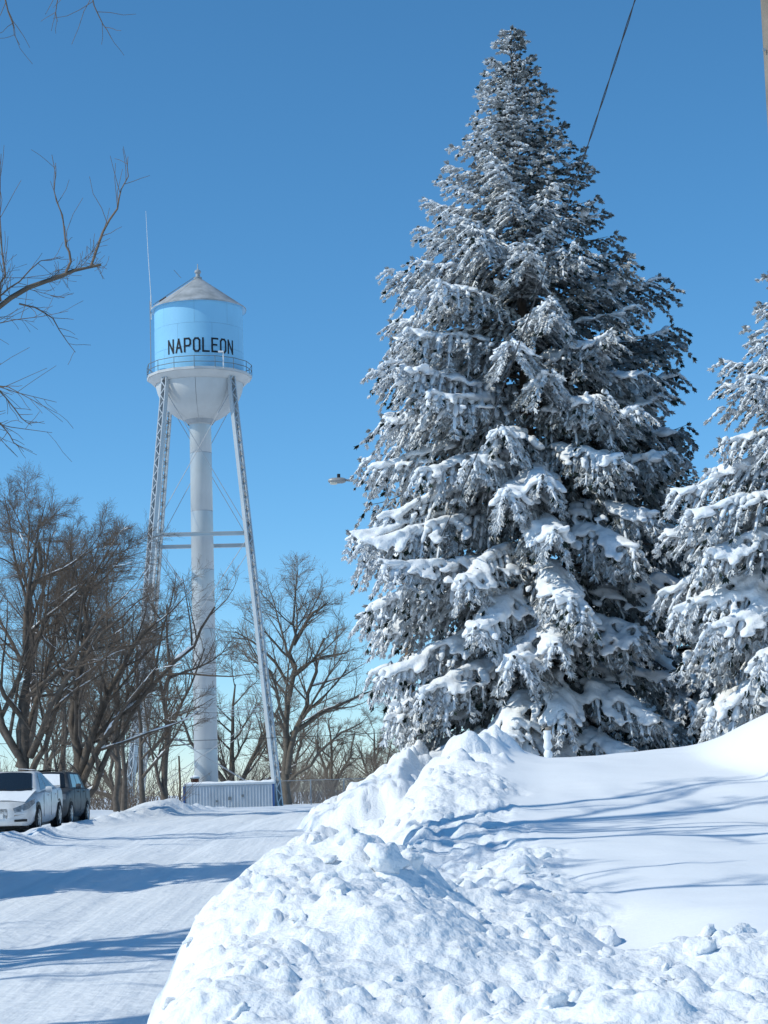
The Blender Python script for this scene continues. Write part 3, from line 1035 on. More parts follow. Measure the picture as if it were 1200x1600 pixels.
T5 = bare_tree('bare_tree', (-15.5, 185, .4), 'low spreading bare tree behind the tower column', [
    ([(-15.5, 185, .2), (-15.6, 185, 3), (-15.2, 185, 7), (-14.8, 185, 12)], .4, .08, 0),
    ([(-15.5, 185, 1.5), (-12.6, 184.6, 5.4), (-10.6, 184.4, 9.8)], .28, .07, 1),
    ([(-15.5, 185, 2.0), (-18.4, 184.6, 5.8), (-20.5, 184.4, 10.0)], .28, .07, 1),
    ([(-15.5, 185, 1.0), (-12.2, 184.2, 2.6), (-9.0, 184, 4.2)], .25, .06, 1),
], dict(MID, rmin=.018, minlen=.5), 42, bark='bark_grey', twig='twig_tan_hazed', snow=.06, group=TG2)
copy_thing(T5, (-6.0, 195, .4), 2.2, .72, 'low bushy bare tree behind the fence right of the tower', TG2)
copy_thing(T5, (-1.5, 205, .3), 4.1, .66, 'small bare tree low behind the far snow pile', TG2)
copy_thing(T5, (-11.5, 215, .3), 5.3, .95, 'bare tree behind the right tower leg, lower than the cottonwood', TG2)
copy_thing(T4, (2.0, 230, .3), 2.5, .62, 'bare tree beside the left edge of the big spruce, far off', TG2)
copy_thing(T5, (-24.5, 175, .4), 3.0, 1.05, 'bare tree far behind the left tower legs', TG2)
copy_thing(T4, (-34.0, 190, .4), 1.2, .8, 'tall far bare tree behind the left clump', TG2)


def thicket(name, boxes, label, seed, hmax, n, mname):
    """far brush: many thin stems that read as one mass"""
    rng = np.random.RandomState(seed)
    lst = []
    for _ in range(n):
        x = rng.uniform(*boxes[0])
        y = rng.uniform(*boxes[1])
        h = hmax * rng.uniform(.35, 1.0)
        p = np.array([x, y, 0.2])
        d = np.array([rng.normal(0, .35), rng.normal(0, .35), 1.0])
        q = curve_pts(rng, p, d, h, 4, .18, 0)
        r0 = rng.uniform(.014, .035)
        lst.append((q, np.linspace(r0, .008, 4)))
        for k in range(3):
            b0 = q[1 + k % 3]
            lst.append((curve_pts(rng, b0, d + rng.normal(0, .6, 3), h * .45, 4, .2, 0), np.linspace(r0 * .6, .007, 4)))
    V, F_ = tubes(lst, 3)
    o = mesh_np(name, V, F_, mname)
    tag(o, label, 'brush', kind='stuff')
    return o


thicket('brush', ((-16, 6), (176, 200)), 'brown leafless brush along the ground behind the tower and fence', 51, 5.0, 1000, 'twig_tan_hazed')
thicket('brush', ((-34, -14), (110, 135)), 'thin leafless brush behind the trunks on the left', 52, 4.2, 700, 'twig')
thicket('far_woods', ((-160, 90), (620, 680)), 'distant line of leafless woods on the flat horizon', 53, 9.0, 600, 'twig')

# the tree that stands left of the camera: one limb reaches into the picture
NEARP = dict(levels=4, num=[6, 7, 12, 9], start=[.35, .15, .1, .1], ang=[(30, 60), (35, 75), (30, 70), (25, 60)],
             minz=[.1, -.3, -.6, -.7], ratio=[.5, .42, .42, .45], minlen=.14, rmin=.0036, thick=.75, seg=[7, 6, 5, 4], wander=.13, up=[.06, .05, .02, .0])
NT = bare_tree('bare_tree', (-9.6, 17.2, .3), 'nearby bare tree whose budding branch reaches in from the left edge', [
    ([(-9.6, 17.2, -.2), (-9.5, 17.2, 3), (-9.2, 17.3, 6.5), (-9.0, 17.3, 10), (-8.9, 17.3, 13.6)], .34, .08, 0),
    ([(-9.4, 17.2, 3.2), (-7.2, 17.1, 4.6), (-5.2, 17, 5.5), (-3.78, 17, 5.99)], .12, .034, 2),
    ([(-3.78, 17, 5.99), (-3.43, 17, 6.13), (-3.08, 17, 6.36), (-2.79, 17, 6.44), (-2.51, 17, 6.5)], .032, .013, 2),
    ([(-2.83, 17, 6.44), (-2.78, 17, 6.62), (-2.85, 17.02, 6.93), (-2.94, 17.04, 7.2), (-2.96, 17.04, 7.57)], .013, .003, 3),
    ([(-2.60, 17, 6.49), (-2.47, 17, 6.85), (-2.35, 16.98, 7.06), (-2.27, 16.98, 7.3), (-2.25, 16.98, 7.51)], .014, .003, 3),
    ([(-3.26, 17, 6.16), (-3.08, 17, 6.13), (-2.91, 17, 5.94), (-2.75, 17, 5.69)], .011, .003, 3),
    ([(-3.49, 17, 6.22), (-3.32, 17, 6.31), (-3.08, 17, 6.54), (-2.88, 17.0, 6.59)], .011, .003, 3),
    ([(-3.43, 17, 6.19), (-3.41, 17, 6.49), (-3.42, 17, 6.91), (-3.42, 17, 7.58)], .012, .003, 3),
    ([(-9.2, 17.2, 6), (-7.2, 17.0, 8.2), (-5.2, 16.8, 9.4), (-3.44, 16.5, 10.0), (-2.5, 16.5, 9.8)], .10, .012, 4),
    ([(-3.44, 16.5, 9.5), (-3.26, 16.5, 8.79), (-3.21, 16.5, 8.6), (-3.15, 16.5, 8.42)], .010, .003, 3),
    ([(-2.75, 16.5, 9.6), (-2.63, 16.5, 9.19), (-2.49, 16.5, 8.82), (-2.43, 16.5, 8.64), (-2.32, 16.5, 8.45)], .010, .003, 3),
    ([(-2.7, 16.5, 9.5), (-2.82, 16.5, 8.83), (-2.81, 16.5, 8.63)], .008, .003, 3),
    ([(-9.3, 17.2, 2.6), (-7.0, 17.0, 4.2), (-5.0, 16.9, 5.3), (-3.67, 17, 5.49)], .09, .014, 2),
    ([(-3.67, 17, 5.49), (-3.43, 17, 5.36), (-3.26, 17, 5.12), (-3.15, 17, 5.03)], .010, .003, 3),
    ([(-3.67, 17, 5.19), (-3.43, 17, 5.07), (-3.32, 17, 4.89), (-3.23, 17, 4.83)], .009, .003, 3),
    ([(-9.1, 17.2, 8), (-7.0, 15.6, 10.2), (-5.4, 14.2, 12)], .13, .03, 1),
    ([(-9.1, 17.2, 9), (-7.6, 19.4, 11.0), (-6.6, 21, 13)], .13, .03, 1),
], NEARP, 61, bark='bark_grey', twig='twig', snow=.04)
copy_thing(NT, (-13.2, 38.0, .9), -.7, (.72, .72, .85), 'bare tree left of the picture that stripes the far street with shadow')
copy_thing(NT, (-11.6, 15.0, .2), 1.3, (.7, .7, .95), 'bare tree left of the picture standing behind the nearest one')
copy_thing(NT, (-9.2, 11.8, .2), .35, (.8, .8, .75), 'bare tree left of the picture that stripes the near street with shadow')
# ------------------------------------------------------------------ snow-laden spruces
def ico(sub):
    import bmesh
    bm = bmesh.new()
    bmesh.ops.create_icosphere(bm, subdivisions=sub, radius=1)
    v = np.array([x.co[:] for x in bm.verts])
    f = np.array([[x.index for x in p.verts] for p in bm.faces])
    bm.free()
    return v, f


_a5 = np.arange(5) * 2 * math.pi / 5
ELL = (np.concatenate([[[-1, 0, 0]], np.stack([np.full(5, -.45), .88 * np.cos(_a5), .88 * np.sin(_a5)], 1),
                       np.stack([np.full(5, .45), .88 * np.cos(_a5 + .6), .88 * np.sin(_a5 + .6)], 1), [[1, 0, 0]]]),
       np.array([[0, 1 + (k + 1) % 5, 1 + k] for k in range(5)] + [[1 + k, 1 + (k + 1) % 5, 6 + k] for k in range(5)]
                + [[1 + (k + 1) % 5, 6 + (k + 1) % 5, 6 + k] for k in range(5)] + [[6 + k, 6 + (k + 1) % 5, 11] for k in range(5)]))
OCT = (np.array([[-1, 0, 0], [.1, 1, 0], [.1, 0, 1], [.1, -1, 0], [.1, 0, -1], [1, 0, 0]], float),
       np.array([[0, 2, 1], [0, 3, 2], [0, 4, 3], [0, 1, 4], [5, 1, 2], [5, 2, 3], [5, 3, 4], [5, 4, 1]]))


def blobs(tpl, C, AX, L, W, H, rng, jit=.12):
    """ellipsoids at C, long axis AX, half sizes L, W, H -> verts, tris"""
    v, f = tpl
    n = len(C)
    up = np.array([0, 0, 1.0])
    A = unit(AX)
    S = unit(np.cross(up[None, :], A) + 1e-6)
    U = np.cross(A, S)
    j = 1 + rng.normal(0, jit, (n, len(v), 1))
    P = (v[None, :, 0:1] * A[:, None, :] * L[:, None, None] + v[None, :, 1:2] * S[:, None, :] * W[:, None, None]
         + v[None, :, 2:3] * U[:, None, :] * H[:, None, None]) * j + C[:, None, :]
    F_ = (f[None] + (np.arange(n) * len(v))[:, None, None]).reshape(-1, 3)
    return P.reshape(-1, 3), F_


WIND = np.array([-0.86, -0.51])               # snow drove in from the left and a little from the front


def fuse(v, f, vox):
    """melt overlapping pads into one skin, then soften it"""
    ob = mesh_np('pads', v, f, 'snow_tree')
    md = ob.modifiers.new('r', 'REMESH')
    md.mode = 'VOXEL'
    md.voxel_size = vox
    m2 = ob.modifiers.new('s', 'SMOOTH')
    m2.factor = .5
    m2.iterations = 1
    m3 = ob.modifiers.new('t', 'TRIANGULATE')
    dg = bpy.context.evaluated_depsgraph_get()
    me = ob.evaluated_get(dg).to_mesh()
    nv, nf = len(me.vertices), len(me.polygons)
    a_ = np.empty(nv * 3, np.float32)
    me.vertices.foreach_get('co', a_)
    b_ = np.empty(nf * 3, np.int32)
    me.loops.foreach_get('vertex_index', b_)
    old = ob.data
    bpy.data.objects.remove(ob)
    bpy.data.meshes.remove(old)
    a_ = a_.reshape(-1, 3).astype(float)
    a_[:, 2] += .028 * fbm(a_[:, 0] * 5 + a_[:, 2] * 2, a_[:, 1] * 5 - a_[:, 2] * 3, 3)
    return a_, b_.reshape(-1, 3)


def spruce(name, base, H, prof, label, seed, group=None, dens=1.0, low=.75, thin_back=True):
    rng = np.random.RandomState(seed)
    o = empty(name, base)
    tag(o, label, 'spruce', group)
    mb = MB()
    mb.tube([(0, 0, -.6), (0, 0, H * .3), (0, 0, H * .7), (0, 0, H - .3)], [H * .014, H * .011, H * .005, .015], 10)
    mb.build('trunk', 'bark', o, True)
    pd, pr = zip(*prof)
    sb, sd, sl, sdust = [], [], [], []         # sprigs: base, dir, length, dust
    b1, b2, b3 = [], [], []                    # snow: sprig fingers, twig lumps, pillows
    limbs = []
    d = 0.22
    while d < H - low:
        t = d / H
        nb = rng.randint(6, 9) if d > 1.2 else rng.randint(4, 6)
        a_off = rng.rand() * 6.28
        for k in range(nb):
            az = a_off + 2 * math.pi * k / nb + rng.normal(0, .16)
            dirh = np.array([math.cos(az), math.sin(az)])
            wf = float(dirh @ WIND)            # 1 = windward
            dd = d + rng.uniform(-.2, .2) * min(1, d)
            Rr = np.interp(dd, pd, pr) * (1 + .14 * vnoise(np.array(az * 1.3 + seed), np.array(dd * .75))) * rng.uniform(.86, 1.07)
            back = dirh[1] > .45 and thin_back
            lowf = min(1, max(0, (t - .20) / .45))
            a0 = np.interp(t, [0, .2, .5, 1], [50, 30, 10, 0]) - 5 * wf
            a1 = np.interp(t, [0, .2, .4, .7, 1], [38, 18, 0, -17, -24]) - 7 * wf
            a0, a1 = R(a0 + rng.normal(0, 5)), R(a1 + rng.normal(0, 7))
            # the crown's outline holds where the tips are, not where the boughs leave the trunk
            rise = float(Rr) * math.sin(.35 * a0 + .65 * a1 + R(6))
            Rr = float(Rr) * np.interp(max(.05, dd - rise), pd, pr) / max(.1, np.interp(dd, pd, pr))
            L = max(.2, float(Rr) * 1.05 / max(.6, math.cos(.5 * (a0 + a1))))
            n = max(5, int(L / .16))
            s = np.linspace(0, 1, n)
            ang = a0 + (a1 - a0) * np.minimum(1, s * 1.35) + R(30) * sstep(.75, 1, s) * (1 - .5 * lowf)
            stp = L / (n - 1)
            rr = np.concatenate([[0], np.cumsum(np.cos(ang[:-1]) * stp)])
            zz_ = np.concatenate([[0], np.cumsum(np.sin(ang[:-1]) * stp)])
            bend = np.cumsum(rng.normal(0, .035, n)) * stp
            side = np.array([-dirh[1], dirh[0]])
            pts = np.stack([dirh[0] * rr + side[0] * bend, dirh[1] * rr + side[1] * bend, H - dd + zz_], 1)
            limbs.append((pts[::2] if n > 7 else pts, np.linspace(.012 + .009 * L, .006, len(pts[::2]) if n > 7 else n)))
            T = np.gradient(pts, axis=0)
            T = unit(T)
            # secondary twigs
            m_ = max(3, int(L / (.135 if not back else .29) * dens))
            ss = np.linspace(.10, .985, m_) + rng.normal(0, .01, m_)
            ss = np.clip(ss, .05, .99)
            ii = ss * (n - 1)
            pos = np.stack([np.interp(ii, range(n), pts[:, c]) for c in range(3)], 1)
            tt = unit(np.stack([np.interp(ii, range(n), T[:, c]) for c in range(3)], 1))
            sg = np.where(np.arange(m_) % 2 == 0, 1.0, -1.0)
            sideV = np.array([side[0], side[1], 0])[None, :] * sg[:, None]
            oval = np.sin(math.pi * (.16 + .76 * ss)) ** .7
            taper_ = (1.12 - ss) ** .8 * (0.55 + .45 * np.minimum(1, ss * 4))
            bl = min(1, max(0, (t - .12) / .35))
            l2 = (np.minimum(.33 * L, 1.05) * (taper_ * (1 - bl) + oval * .85 * bl) + .13) * rng.uniform(.7, 1.2, m_)
            ang2 = R(52) - R(22) * ss
            droop = (.18 + .34 * min(1, t / .2) + .58 * lowf + .15 * max(0, wf)) * rng.uniform(.6, 1.3, m_)
            d2 = unit(tt * np.cos(ang2)[:, None] + sideV * np.sin(ang2)[:, None] - np.array([0, 0, 1.0])[None] * droop[:, None] * .5)
            psn = np.clip(.72 + .38 * wf + .12 * lowf, .15, 1.0)
            has = rng.rand() < psn + .1
            nt_ = np.maximum(2, (l2 / .10).astype(int))
            mx_ = nt_.max()
            kk = np.arange(mx_)[None, :]
            u = (kk + .6) / nt_[:, None]
            valid = (kk < nt_[:, None])
            P2 = pos[:, None, :] + d2[:, None, :] * (u * l2[:, None])[..., None]
            P2[..., 2] -= (u ** 2) * l2[:, None] * droop[:, None] * .45
            P2 = P2[valid]
            U2 = u[valid]
            S2 = np.broadcast_to(ss[:, None], (m_, mx_))[valid]
            D2 = np.broadcast_to(d2[:, None, :], (m_, mx_, 3))[valid].copy()
            D2[:, 2] -= (U2 * np.broadcast_to(droop[:, None], (m_, mx_))[valid]) * .6
            D2 = unit(D2)
            # sprigs left and right of each twig plus one along it, drooping
            for sgn in (-1, 1):
                nn = len(P2)
                s3 = unit(np.cross(D2, np.array([[0, 0, 1.0]])))
                d3 = unit(D2 * .75 + s3 * sgn * rng.uniform(.35, .8, (nn, 1)) + rng.normal(0, .14, (nn, 3))
                          - np.array([[0, 0, 1.0]]) * (.06 + .26 * lowf + .25 * rng.rand(nn, 1)))
                ln_ = rng.uniform(.11, .23, nn) * (.85 + .4 * lowf)
                sb.append(P2)
                sd.append(d3)
                sl.append(ln_)
                du = np.clip((.64 + .38 * wf + .08 * lowf) + rng.normal(0, .13, nn), 0, .95) * (rng.rand(nn) < .9) * (.3 + .7 * S2)
                sdust.append(du)
                if has:
                    pk = rng.rand(nn) < psn * .34 * (.4 if back else 1)
                    if pk.any():
                        b1.append((P2[pk] + d3[pk] * ln_[pk, None] * .5 + np.array([0, 0, .028]), d3[pk], ln_[pk] * .52, rng.uniform(.014, .03, pk.sum())))
            # tip tuft
            tipd = unit(tt[-1:] + rng.normal(0, .25, (6, 3)))
            sb.append(np.repeat(pts[-1:], 6, 0))
            sd.append(tipd)
            sl.append(rng.uniform(.1, .2, 6))
            sdust.append(np.full(6, .25 + .3 * max(0, wf)))
            if has and not (back and rng.rand() < .5):
                # lumps along the twigs, thin where a twig hangs steeply
                pk = rng.rand(m_) < psn * (1.15 - .3 * droop)
                for q in (.18, .48, .78):
                    c2 = pos + d2 * (q * l2)[:, None]
                    c2[:, 2] -= q * q * l2 * droop * .45
                    w = (.032 + .05 * lowf + .015 * max(0, wf)) * rng.uniform(.7, 1.25, m_) * (1.55 - 1.35 * q)
                    dq = d2.copy()
                    dq[:, 2] -= q * droop * .8
                    c2 = c2 + np.array([0, 0, .35]) * w[:, None] + rng.normal(0, .012, (m_, 3))
                    b2.append((c2[pk], unit(dq)[pk], np.maximum(l2 * .27, w * 1.1)[pk], w[pk], w[pk] * .72))
                # pillows along the bough
                if L > .8:
                    nbp = max(2, int(L * (1.8 + 3.2 * lowf)))
                    sp = rng.uniform(.3, 1.0, nbp) ** .8
                    ip = sp * (n - 1)
                    cp = np.stack([np.interp(ip, range(n), pts[:, c]) for c in range(3)], 1)
                    tp = np.stack([np.interp(ip, range(n), T[:, c]) for c in range(3)], 1)
                    w = (.055 + .10 * lowf) * rng.uniform(.6, 1.3, nbp) * (1.2 - .55 * sp)
                    cp[:, 2] += w * .35
                    cp[:, :2] += side[None] * rng.normal(0, .05 + .1 * lowf, (nbp, 1))
                    b3.append((cp, tp, w * rng.uniform(1.2, 2.0, nbp), w, w * .62))
                if lowf > .12 and not back:
                    # broad pads over the outer half of the bough, sagging to its sides
                    npd = int(L * (4.0 + 8.0 * lowf))
                    sp = rng.uniform(.42, .97, npd)
                    lat = rng.uniform(-1, 1, npd)
                    ip = sp * (n - 1)
                    cp = np.stack([np.interp(ip, range(n), pts[:, c]) for c in range(3)], 1)
                    tp = np.stack([np.interp(ip, range(n), T[:, c]) for c in range(3)], 1)
                    half = np.minimum(.26 * L, .75) * np.sin(math.pi * (.2 + .72 * sp)) ** .7
                    cp[:, :2] += side[None] * (lat * half)[:, None]
                    dr = (.18 + .34 + .58 * lowf)
                    cp[:, 2] -= (np.abs(lat) ** 1.5) * half * dr * .75 - .05
                    tp = tp + np.array([side[0], side[1], 0])[None] * (lat * .7)[:, None] - np.array([0, 0, 1.0])[None] * (np.abs(lat) * dr * .5)[:, None]
                    w = (.054 + .076 * lowf) * rng.uniform(.5, 1.5, npd) * (1.15 - .35 * np.abs(lat))
                    b3.append((cp, unit(tp), w * rng.uniform(1.3, 2.1, npd), w, w * .5))
        d += (.22 + .38 * min(1, t * 1.6)) * rng.uniform(.85, 1.15)
    V, F_ = tubes(limbs, 4)
    mesh_np('limb', V, F_, 'bark', o)
    # needle sprigs: two crossed blades and four outer needles each
    SB, SD, SLn, DU = np.concatenate(sb), np.concatenate(sd), np.concatenate(sl), np.concatenate(sdust)
    n = len(SB)
    a = unit(np.cross(SD, rng.normal(size=(n, 3))))
    c = np.cross(SD, a)
    L_ = SLn[:, None]
    w = .19 * L_ + .01
    vv = [SB]
    for e, ph in ((a, 1), (c, 1)):
        vv += [SB + SD * L_ * .45 + e * w, SB + SD * L_ * .45 - e * w]
    vv += [SB + SD * L_]
    for e in (a + c, -a + c, a - c, -a - c):
        vv += [SB + SD * L_ * .35 + e * .01, SB + SD * L_ * .60 + e * .012, SB + SD * L_ * .78 + e * w * 1.05]
    VV = np.stack(vv, 1)
    k = VV.shape[1]
    fl = [[0, 1, 5], [0, 5, 2], [0, 3, 5], [0, 5, 4]] + [[6 + 3 * q, 7 + 3 * q, 8 + 3 * q] for q in range(4)]
    FF = (np.array(fl)[None] + (np.arange(n) * k)[:, None, None]).reshape(-1, 3)
    mesh_np('needles', VV.reshape(-1, 3), FF, 'needles', o, attr=('dust', np.repeat(DU, k)))
    parts = []
    C, A, Ls, Ws = [np.concatenate(x) for x in zip(*b1)]
    parts.append(blobs(OCT, C, A, Ls, Ws, Ws * .8, rng, .1))
    C, A, Ls, Ws, Hs = [np.concatenate(x) for x in zip(*b2)]
    parts.append(blobs(ELL, C, A, Ls, Ws, Hs, rng, .11))
    n2 = len(C)
    C, A, Ls, Ws, Hs = [np.concatenate(x) for x in zip(*b3)]
    pv, pf = blobs(ICO1, C, A, Ls, Ws, Hs, rng, .08)
    pv, pf = fuse(pv, pf, .064)
    parts.append((pv, pf))
    V, F_ = cat_mesh(parts)
    tag(mesh_np('snow_load', V, F_, 'snow_tree', o, True), kind='stuff')
    print('SPRUCE', label[:20], 'sprigs', n, 'lumps', n2, 'pillows', len(C), 'snow tris', len(F_))
    return o


ICO1 = ico(2)
SG = 'snow-laden spruces'
PROF = [(0, .12), (.9, .58), (2.6, 1.2), (4.3, 2.05), (5.9, 2.9), (7.6, 3.7), (9.3, 3.95), (11, 4.4), (12.6, 4.35), (14.3, 4.75), (16, 4.5), (17.5, 4.2), (20, 3.8)]
S1 = spruce('spruce_tree', (3.85, 50, 1.75), 20.3, PROF, 'tall central spruce loaded with snow, the largest tree', 71, SG)
PROF2 = [(0, .1), (1, .65), (2.5, 1.35), (4.5, 2.35), (6.5, 3.15), (9, 3.8), (11.5, 3.6), (14, 3.1)]
S2 = spruce('spruce_tree', (10.7, 45, 1.75), 14.0, PROF2, 'snow-covered spruce cut off by the right edge', 72, SG, low=.7)
S3 = copy_thing(S2, (8.6, 59, 1.7), 0, (.82, .82, .8), 'spruce half hidden in the gap behind the two front spruces', SG)
S4 = copy_thing(S2, (-10.6, 26.2, .6), 0, (.8, .8, .78), 'spruce left of the picture that shades the street', SG)
# ------------------------------------------------------------------ parked cars
def grid_panel(c00, c10, c11, c01, nu=4, nv=4, bulge=0.0, off=0.0, r0=(0, 1), r1=(0, 1)):
    """patch between four corners, inset to r0 x r1, pushed out along its normal"""
    c00, c10, c11, c01 = [Vector(c) for c in (c00, c10, c11, c01)]
    nrm = (c10 - c00).cross(c01 - c00).normalized()
    vs_, fs_ = [], []
    for j in range(nv + 1):
        for i in range(nu + 1):
            u = r0[0] + (r0[1] - r0[0]) * i / nu
            v = r1[0] + (r1[1] - r1[0]) * j / nv
            p = (c00 * (1 - u) + c10 * u) * (1 - v) + (c01 * (1 - u) + c11 * u) * v
            vs_.append(p + nrm * (off + bulge * 4 * u * (1 - u)))
    for j in range(nv):
        for i in range(nu):
            a = j * (nu + 1) + i
            fs_.append((a, a + 1, a + nu + 2, a + nu + 1))
    return vs_, fs_


def make_car(name, loc_, rz, pitch, label, paint, S, snow_glass):
    o = empty(name, loc_, rz)
    o.rotation_euler = (pitch, 0, rz)
    tag(o, label, 'car', 'cars parked along the left side of the street')
    # lower body: stations front (-y) to rear
    st = S['st']
    mb = MB()
    rows = []
    for (y, w, zb, zbelt, ztop) in st:
        half = [(0, zb), (w * .86, zb), (w * .97, zb + .10), (w, zb + .26), (w * 1.005, (zb + zbelt) * .52 + .05), (w * .985, zbelt - .08),
                (w * .95, zbelt - .01), (w * .82, ztop - .005 if ztop > zbelt else zbelt), (w * .45, ztop + .025), (0, ztop + .035)]
        full = half + [(-x, z) for x, z in half[-2:0:-1]]
        rows.append([(x, y, z) for x, z in full])
    m_ = len(rows[0])
    vs_ = [p for r_ in rows for p in r_]
    fs_ = [(i * m_ + j, i * m_ + (j + 1) % m_, (i + 1) * m_ + (j + 1) % m_, (i + 1) * m_ + j) for i in range(len(rows) - 1) for j in range(m_)]
    fs_ += [tuple(range(m_)), tuple((len(rows) - 1) * m_ + j for j in reversed(range(m_)))]
    body = mb.add(vs_, fs_).build('body', paint, o, True)
    # greenhouse
    G = S['g']                                   # base front, roof front, roof rear, base rear: (x, y, z)
    bf, rf, rr_, br = G
    mir = lambda p: (-p[0], p[1], p[2])
    import bmesh
    bm = bmesh.new()
    vv = [bm.verts.new(p) for p in (bf, rf, rr_, br, mir(bf), mir(rf), mir(rr_), mir(br))]
    for f_ in ((0, 1, 2, 3), (7, 6, 5, 4), (4, 5, 1, 0), (3, 2, 6, 7), (1, 5, 6, 2)):
        bm.faces.new([vv[i] for i in f_])
    bmesh.ops.recalc_face_normals(bm, faces=bm.faces)
    ed_ = [e for e in bm.edges if len(e.link_faces) == 2]
    bmesh.ops.bevel(bm, geom=ed_, offset=.11, segments=6, profile=.5, affect='EDGES')
    me = bpy.data.meshes.new('cabin')
    bm.to_mesh(me)
    bm.free()
    me.polygons.foreach_set('use_smooth', np.ones(len(me.polygons), bool))
    me.set_sharp_from_angle(angle=R(50))
    me.materials.append(MATS[paint])
    link(bpy.data.objects.new('cabin', me), o)
    MB().add(*grid_panel(mir(bf), bf, rf, mir(rf), 10, 6, .045, .004, (.08, .92), (.05, .88))).build('windshield', 'glass_dark', o, True)
    MB().add(*grid_panel(br, mir(br), mir(rr_), rr_, 6, 3, .0, .006, (.08, .92), (.08, .88))).build('rear_window', 'glass_dark', o, True)
    for f_ in (0, 1):
        for (u0, u1, v0, v1) in ((.17, .47, .08, .84), (.50, .80, .08, .84)):
            if f_:
                a, b_, c, d = [mir(p) for p in G]
                pan = grid_panel(d, a, b_, c, 3, 3, 0, .006, (1 - u1, 1 - u0), (v0, v1))
            else:
                a, b_, c, d = G
                pan = grid_panel(a, d, c, b_, 3, 3, 0, .006, (u0, u1), (v0, v1))
            MB().add(*pan).build('side_window', S['sideglass'], o)
    W = S['w']
    # wheels
    for sx in (-1, 1):
        for wy in S['wheels']:
            arch = MB().lathe([(0.0, 0), (S['wr'] + .055, 0), (S['wr'] + .06, .02)], seg=28)
            arch.v = [(sx * (W + .004 - z * .5), wy + x, S['wr'] + .01 + y) for x, y, z in arch.v]
            arch.build('wheel_well_shade', 'black_plastic', o, True)  # flat black disc, painting the shade of an open wheel well
            ty = MB().lathe([(S['wr'] * .62, .0), (S['wr'] * .66, .03), (S['wr'] * .94, .035), (S['wr'], 0), (S['wr'], -.17)], seg=28)
            ty.v = [(sx * (W - .012 + z), wy + x, S['wr'] + y) for x, y, z in ty.v]
            tyre = ty.build('wheel', 'rubber', o, True)
            rm = MB().lathe([(0, .02), (.05, .025), (.07, .012), (S['wr'] * .58, .008), (S['wr'] * .66, .026)], seg=24)
            rm.v = [(sx * (W - .006 + z), wy + x, S['wr'] + y) for x, y, z in rm.v]
            rm.build('rim', 'rim', tyre, True)
            for k in range(5):
                th = k * 2 * math.pi / 5
                MB().bar((sx * (W + .012), wy + .05 * math.cos(th), S['wr'] + .05 * math.sin(th)),
                         (sx * (W + .012), wy + S['wr'] * .6 * math.cos(th), S['wr'] + S['wr'] * .6 * math.sin(th)), .06, .02, up=(sx, 0, 0)).build('spoke', 'rim', tyre)
        # lights, mirror, door handles
        hl = S['hl']
        mbh = MB()
        vs_ = [(sx * (x + .025), y - .045, z + .012) for x, y, z in hl]
        n = len(vs_) // 2
        fs_ = [(i, i + 1, n + i + 1, n + i) for i in range(n - 1)]
        mbh.add(vs_, fs_)
        mbh.build('headlight', 'car_light', o, True)
        mr = MB().lathe([(0, -.09), (.07, -.08), (.085, 0), (.07, .08), (0, .09)], seg=10)
        mr.v = [(sx * (W + .10 + z * .9), S['mir'][0] + x * .8, S['mir'][1] + y) for x, y, z in mr.v]
        mr.build('mirror', paint, o, True)
        for hy in S['handles']:
            MB().box(sx * (W + .005) - .012, sx * (W + .005) + .012, hy - .1, hy + .1, S['hz'] - .015, S['hz'] + .015).build('door_handle', paint, o)
        for dy in S['seams']:
            MB().box(sx * (W + .002) - .004, sx * (W + .002) + .004, dy - .006, dy + .006, .36, S['hz'] + .08).build('door_seam', 'black_plastic', o)
        fg = MB().add([(sx * (x + .02), y - .04, z) for x, y, z in S['fog']], [(0, 1, 2, 3)])
        fg.build('fog_slot', 'black_plastic', o)
    MB().box(-W * .84, W * .84, -1.95, 1.95, .13, .32).build('underbody_shade', 'black_plastic', o)  # black box that puts the darkness beneath the car into colour
    for sx in (-.35, .3):                          # wipers parked on the glass, number plate
        a_, b_ = Vector(bf), Vector(rf)
        w0 = a_.lerp(b_, .06) + Vector((0, -.05, .05))
        MB().bar((sx, w0.y, w0.z), (sx + .42, w0.y + .03, w0.z + .03), .02, .015).build('wiper', 'black_plastic', o)
    MB().box(-.26, .26, S['grille'][0] - .035, S['grille'][0] - .015, .38 if W < .92 else .46, .49 if W < .92 else .56).build('number_plate', 'white_paint', o)
    yf = S['grille'][0]
    for i, (x0, x1, z0, z1) in enumerate(S['grille'][1]):
        MB().box(x0, x1, yf - .012, yf + .1, z0, z1).build('grille', 'black_plastic', o)
    # snow that stayed on roof, hood and glass
    sn = MB()
    sn.add(*grid_panel(mir(rf), rf, rr_, mir(rr_), 8, 7, .055, .004, (.08, .92), (.05, .95)))
    sn.build('roof_snow', 'snow', o, True)
    hs_ = [q for q in st if S['hood'][0] <= q[0] <= S['hood'][1]]
    hv, hf = [], []
    for (y, w, zb, zbelt, ztop) in hs_:
        for i in range(9):
            u = -1 + i / 4
            hv.append((u * w * .84, y, ztop + .05 - .028 * u * u + .012 * math.sin(5 * u + 3 * y)))
    for j in range(len(hs_) - 1):
        for i in range(8):
            hf.append((j * 9 + i, j * 9 + i + 1, (j + 1) * 9 + i + 1, (j + 1) * 9 + i))
    if S['hoodsnow']:
        MB().add(hv, hf).build('hood_snow', 'snow', o, True)
    if snow_glass:
        MB().add(*grid_panel(mir(bf), bf, rf, mir(rf), 10, 6, .05, .012, (.11, .84), (.04, .78))).build('windshield_snow', 'snow', o, True)
    return o


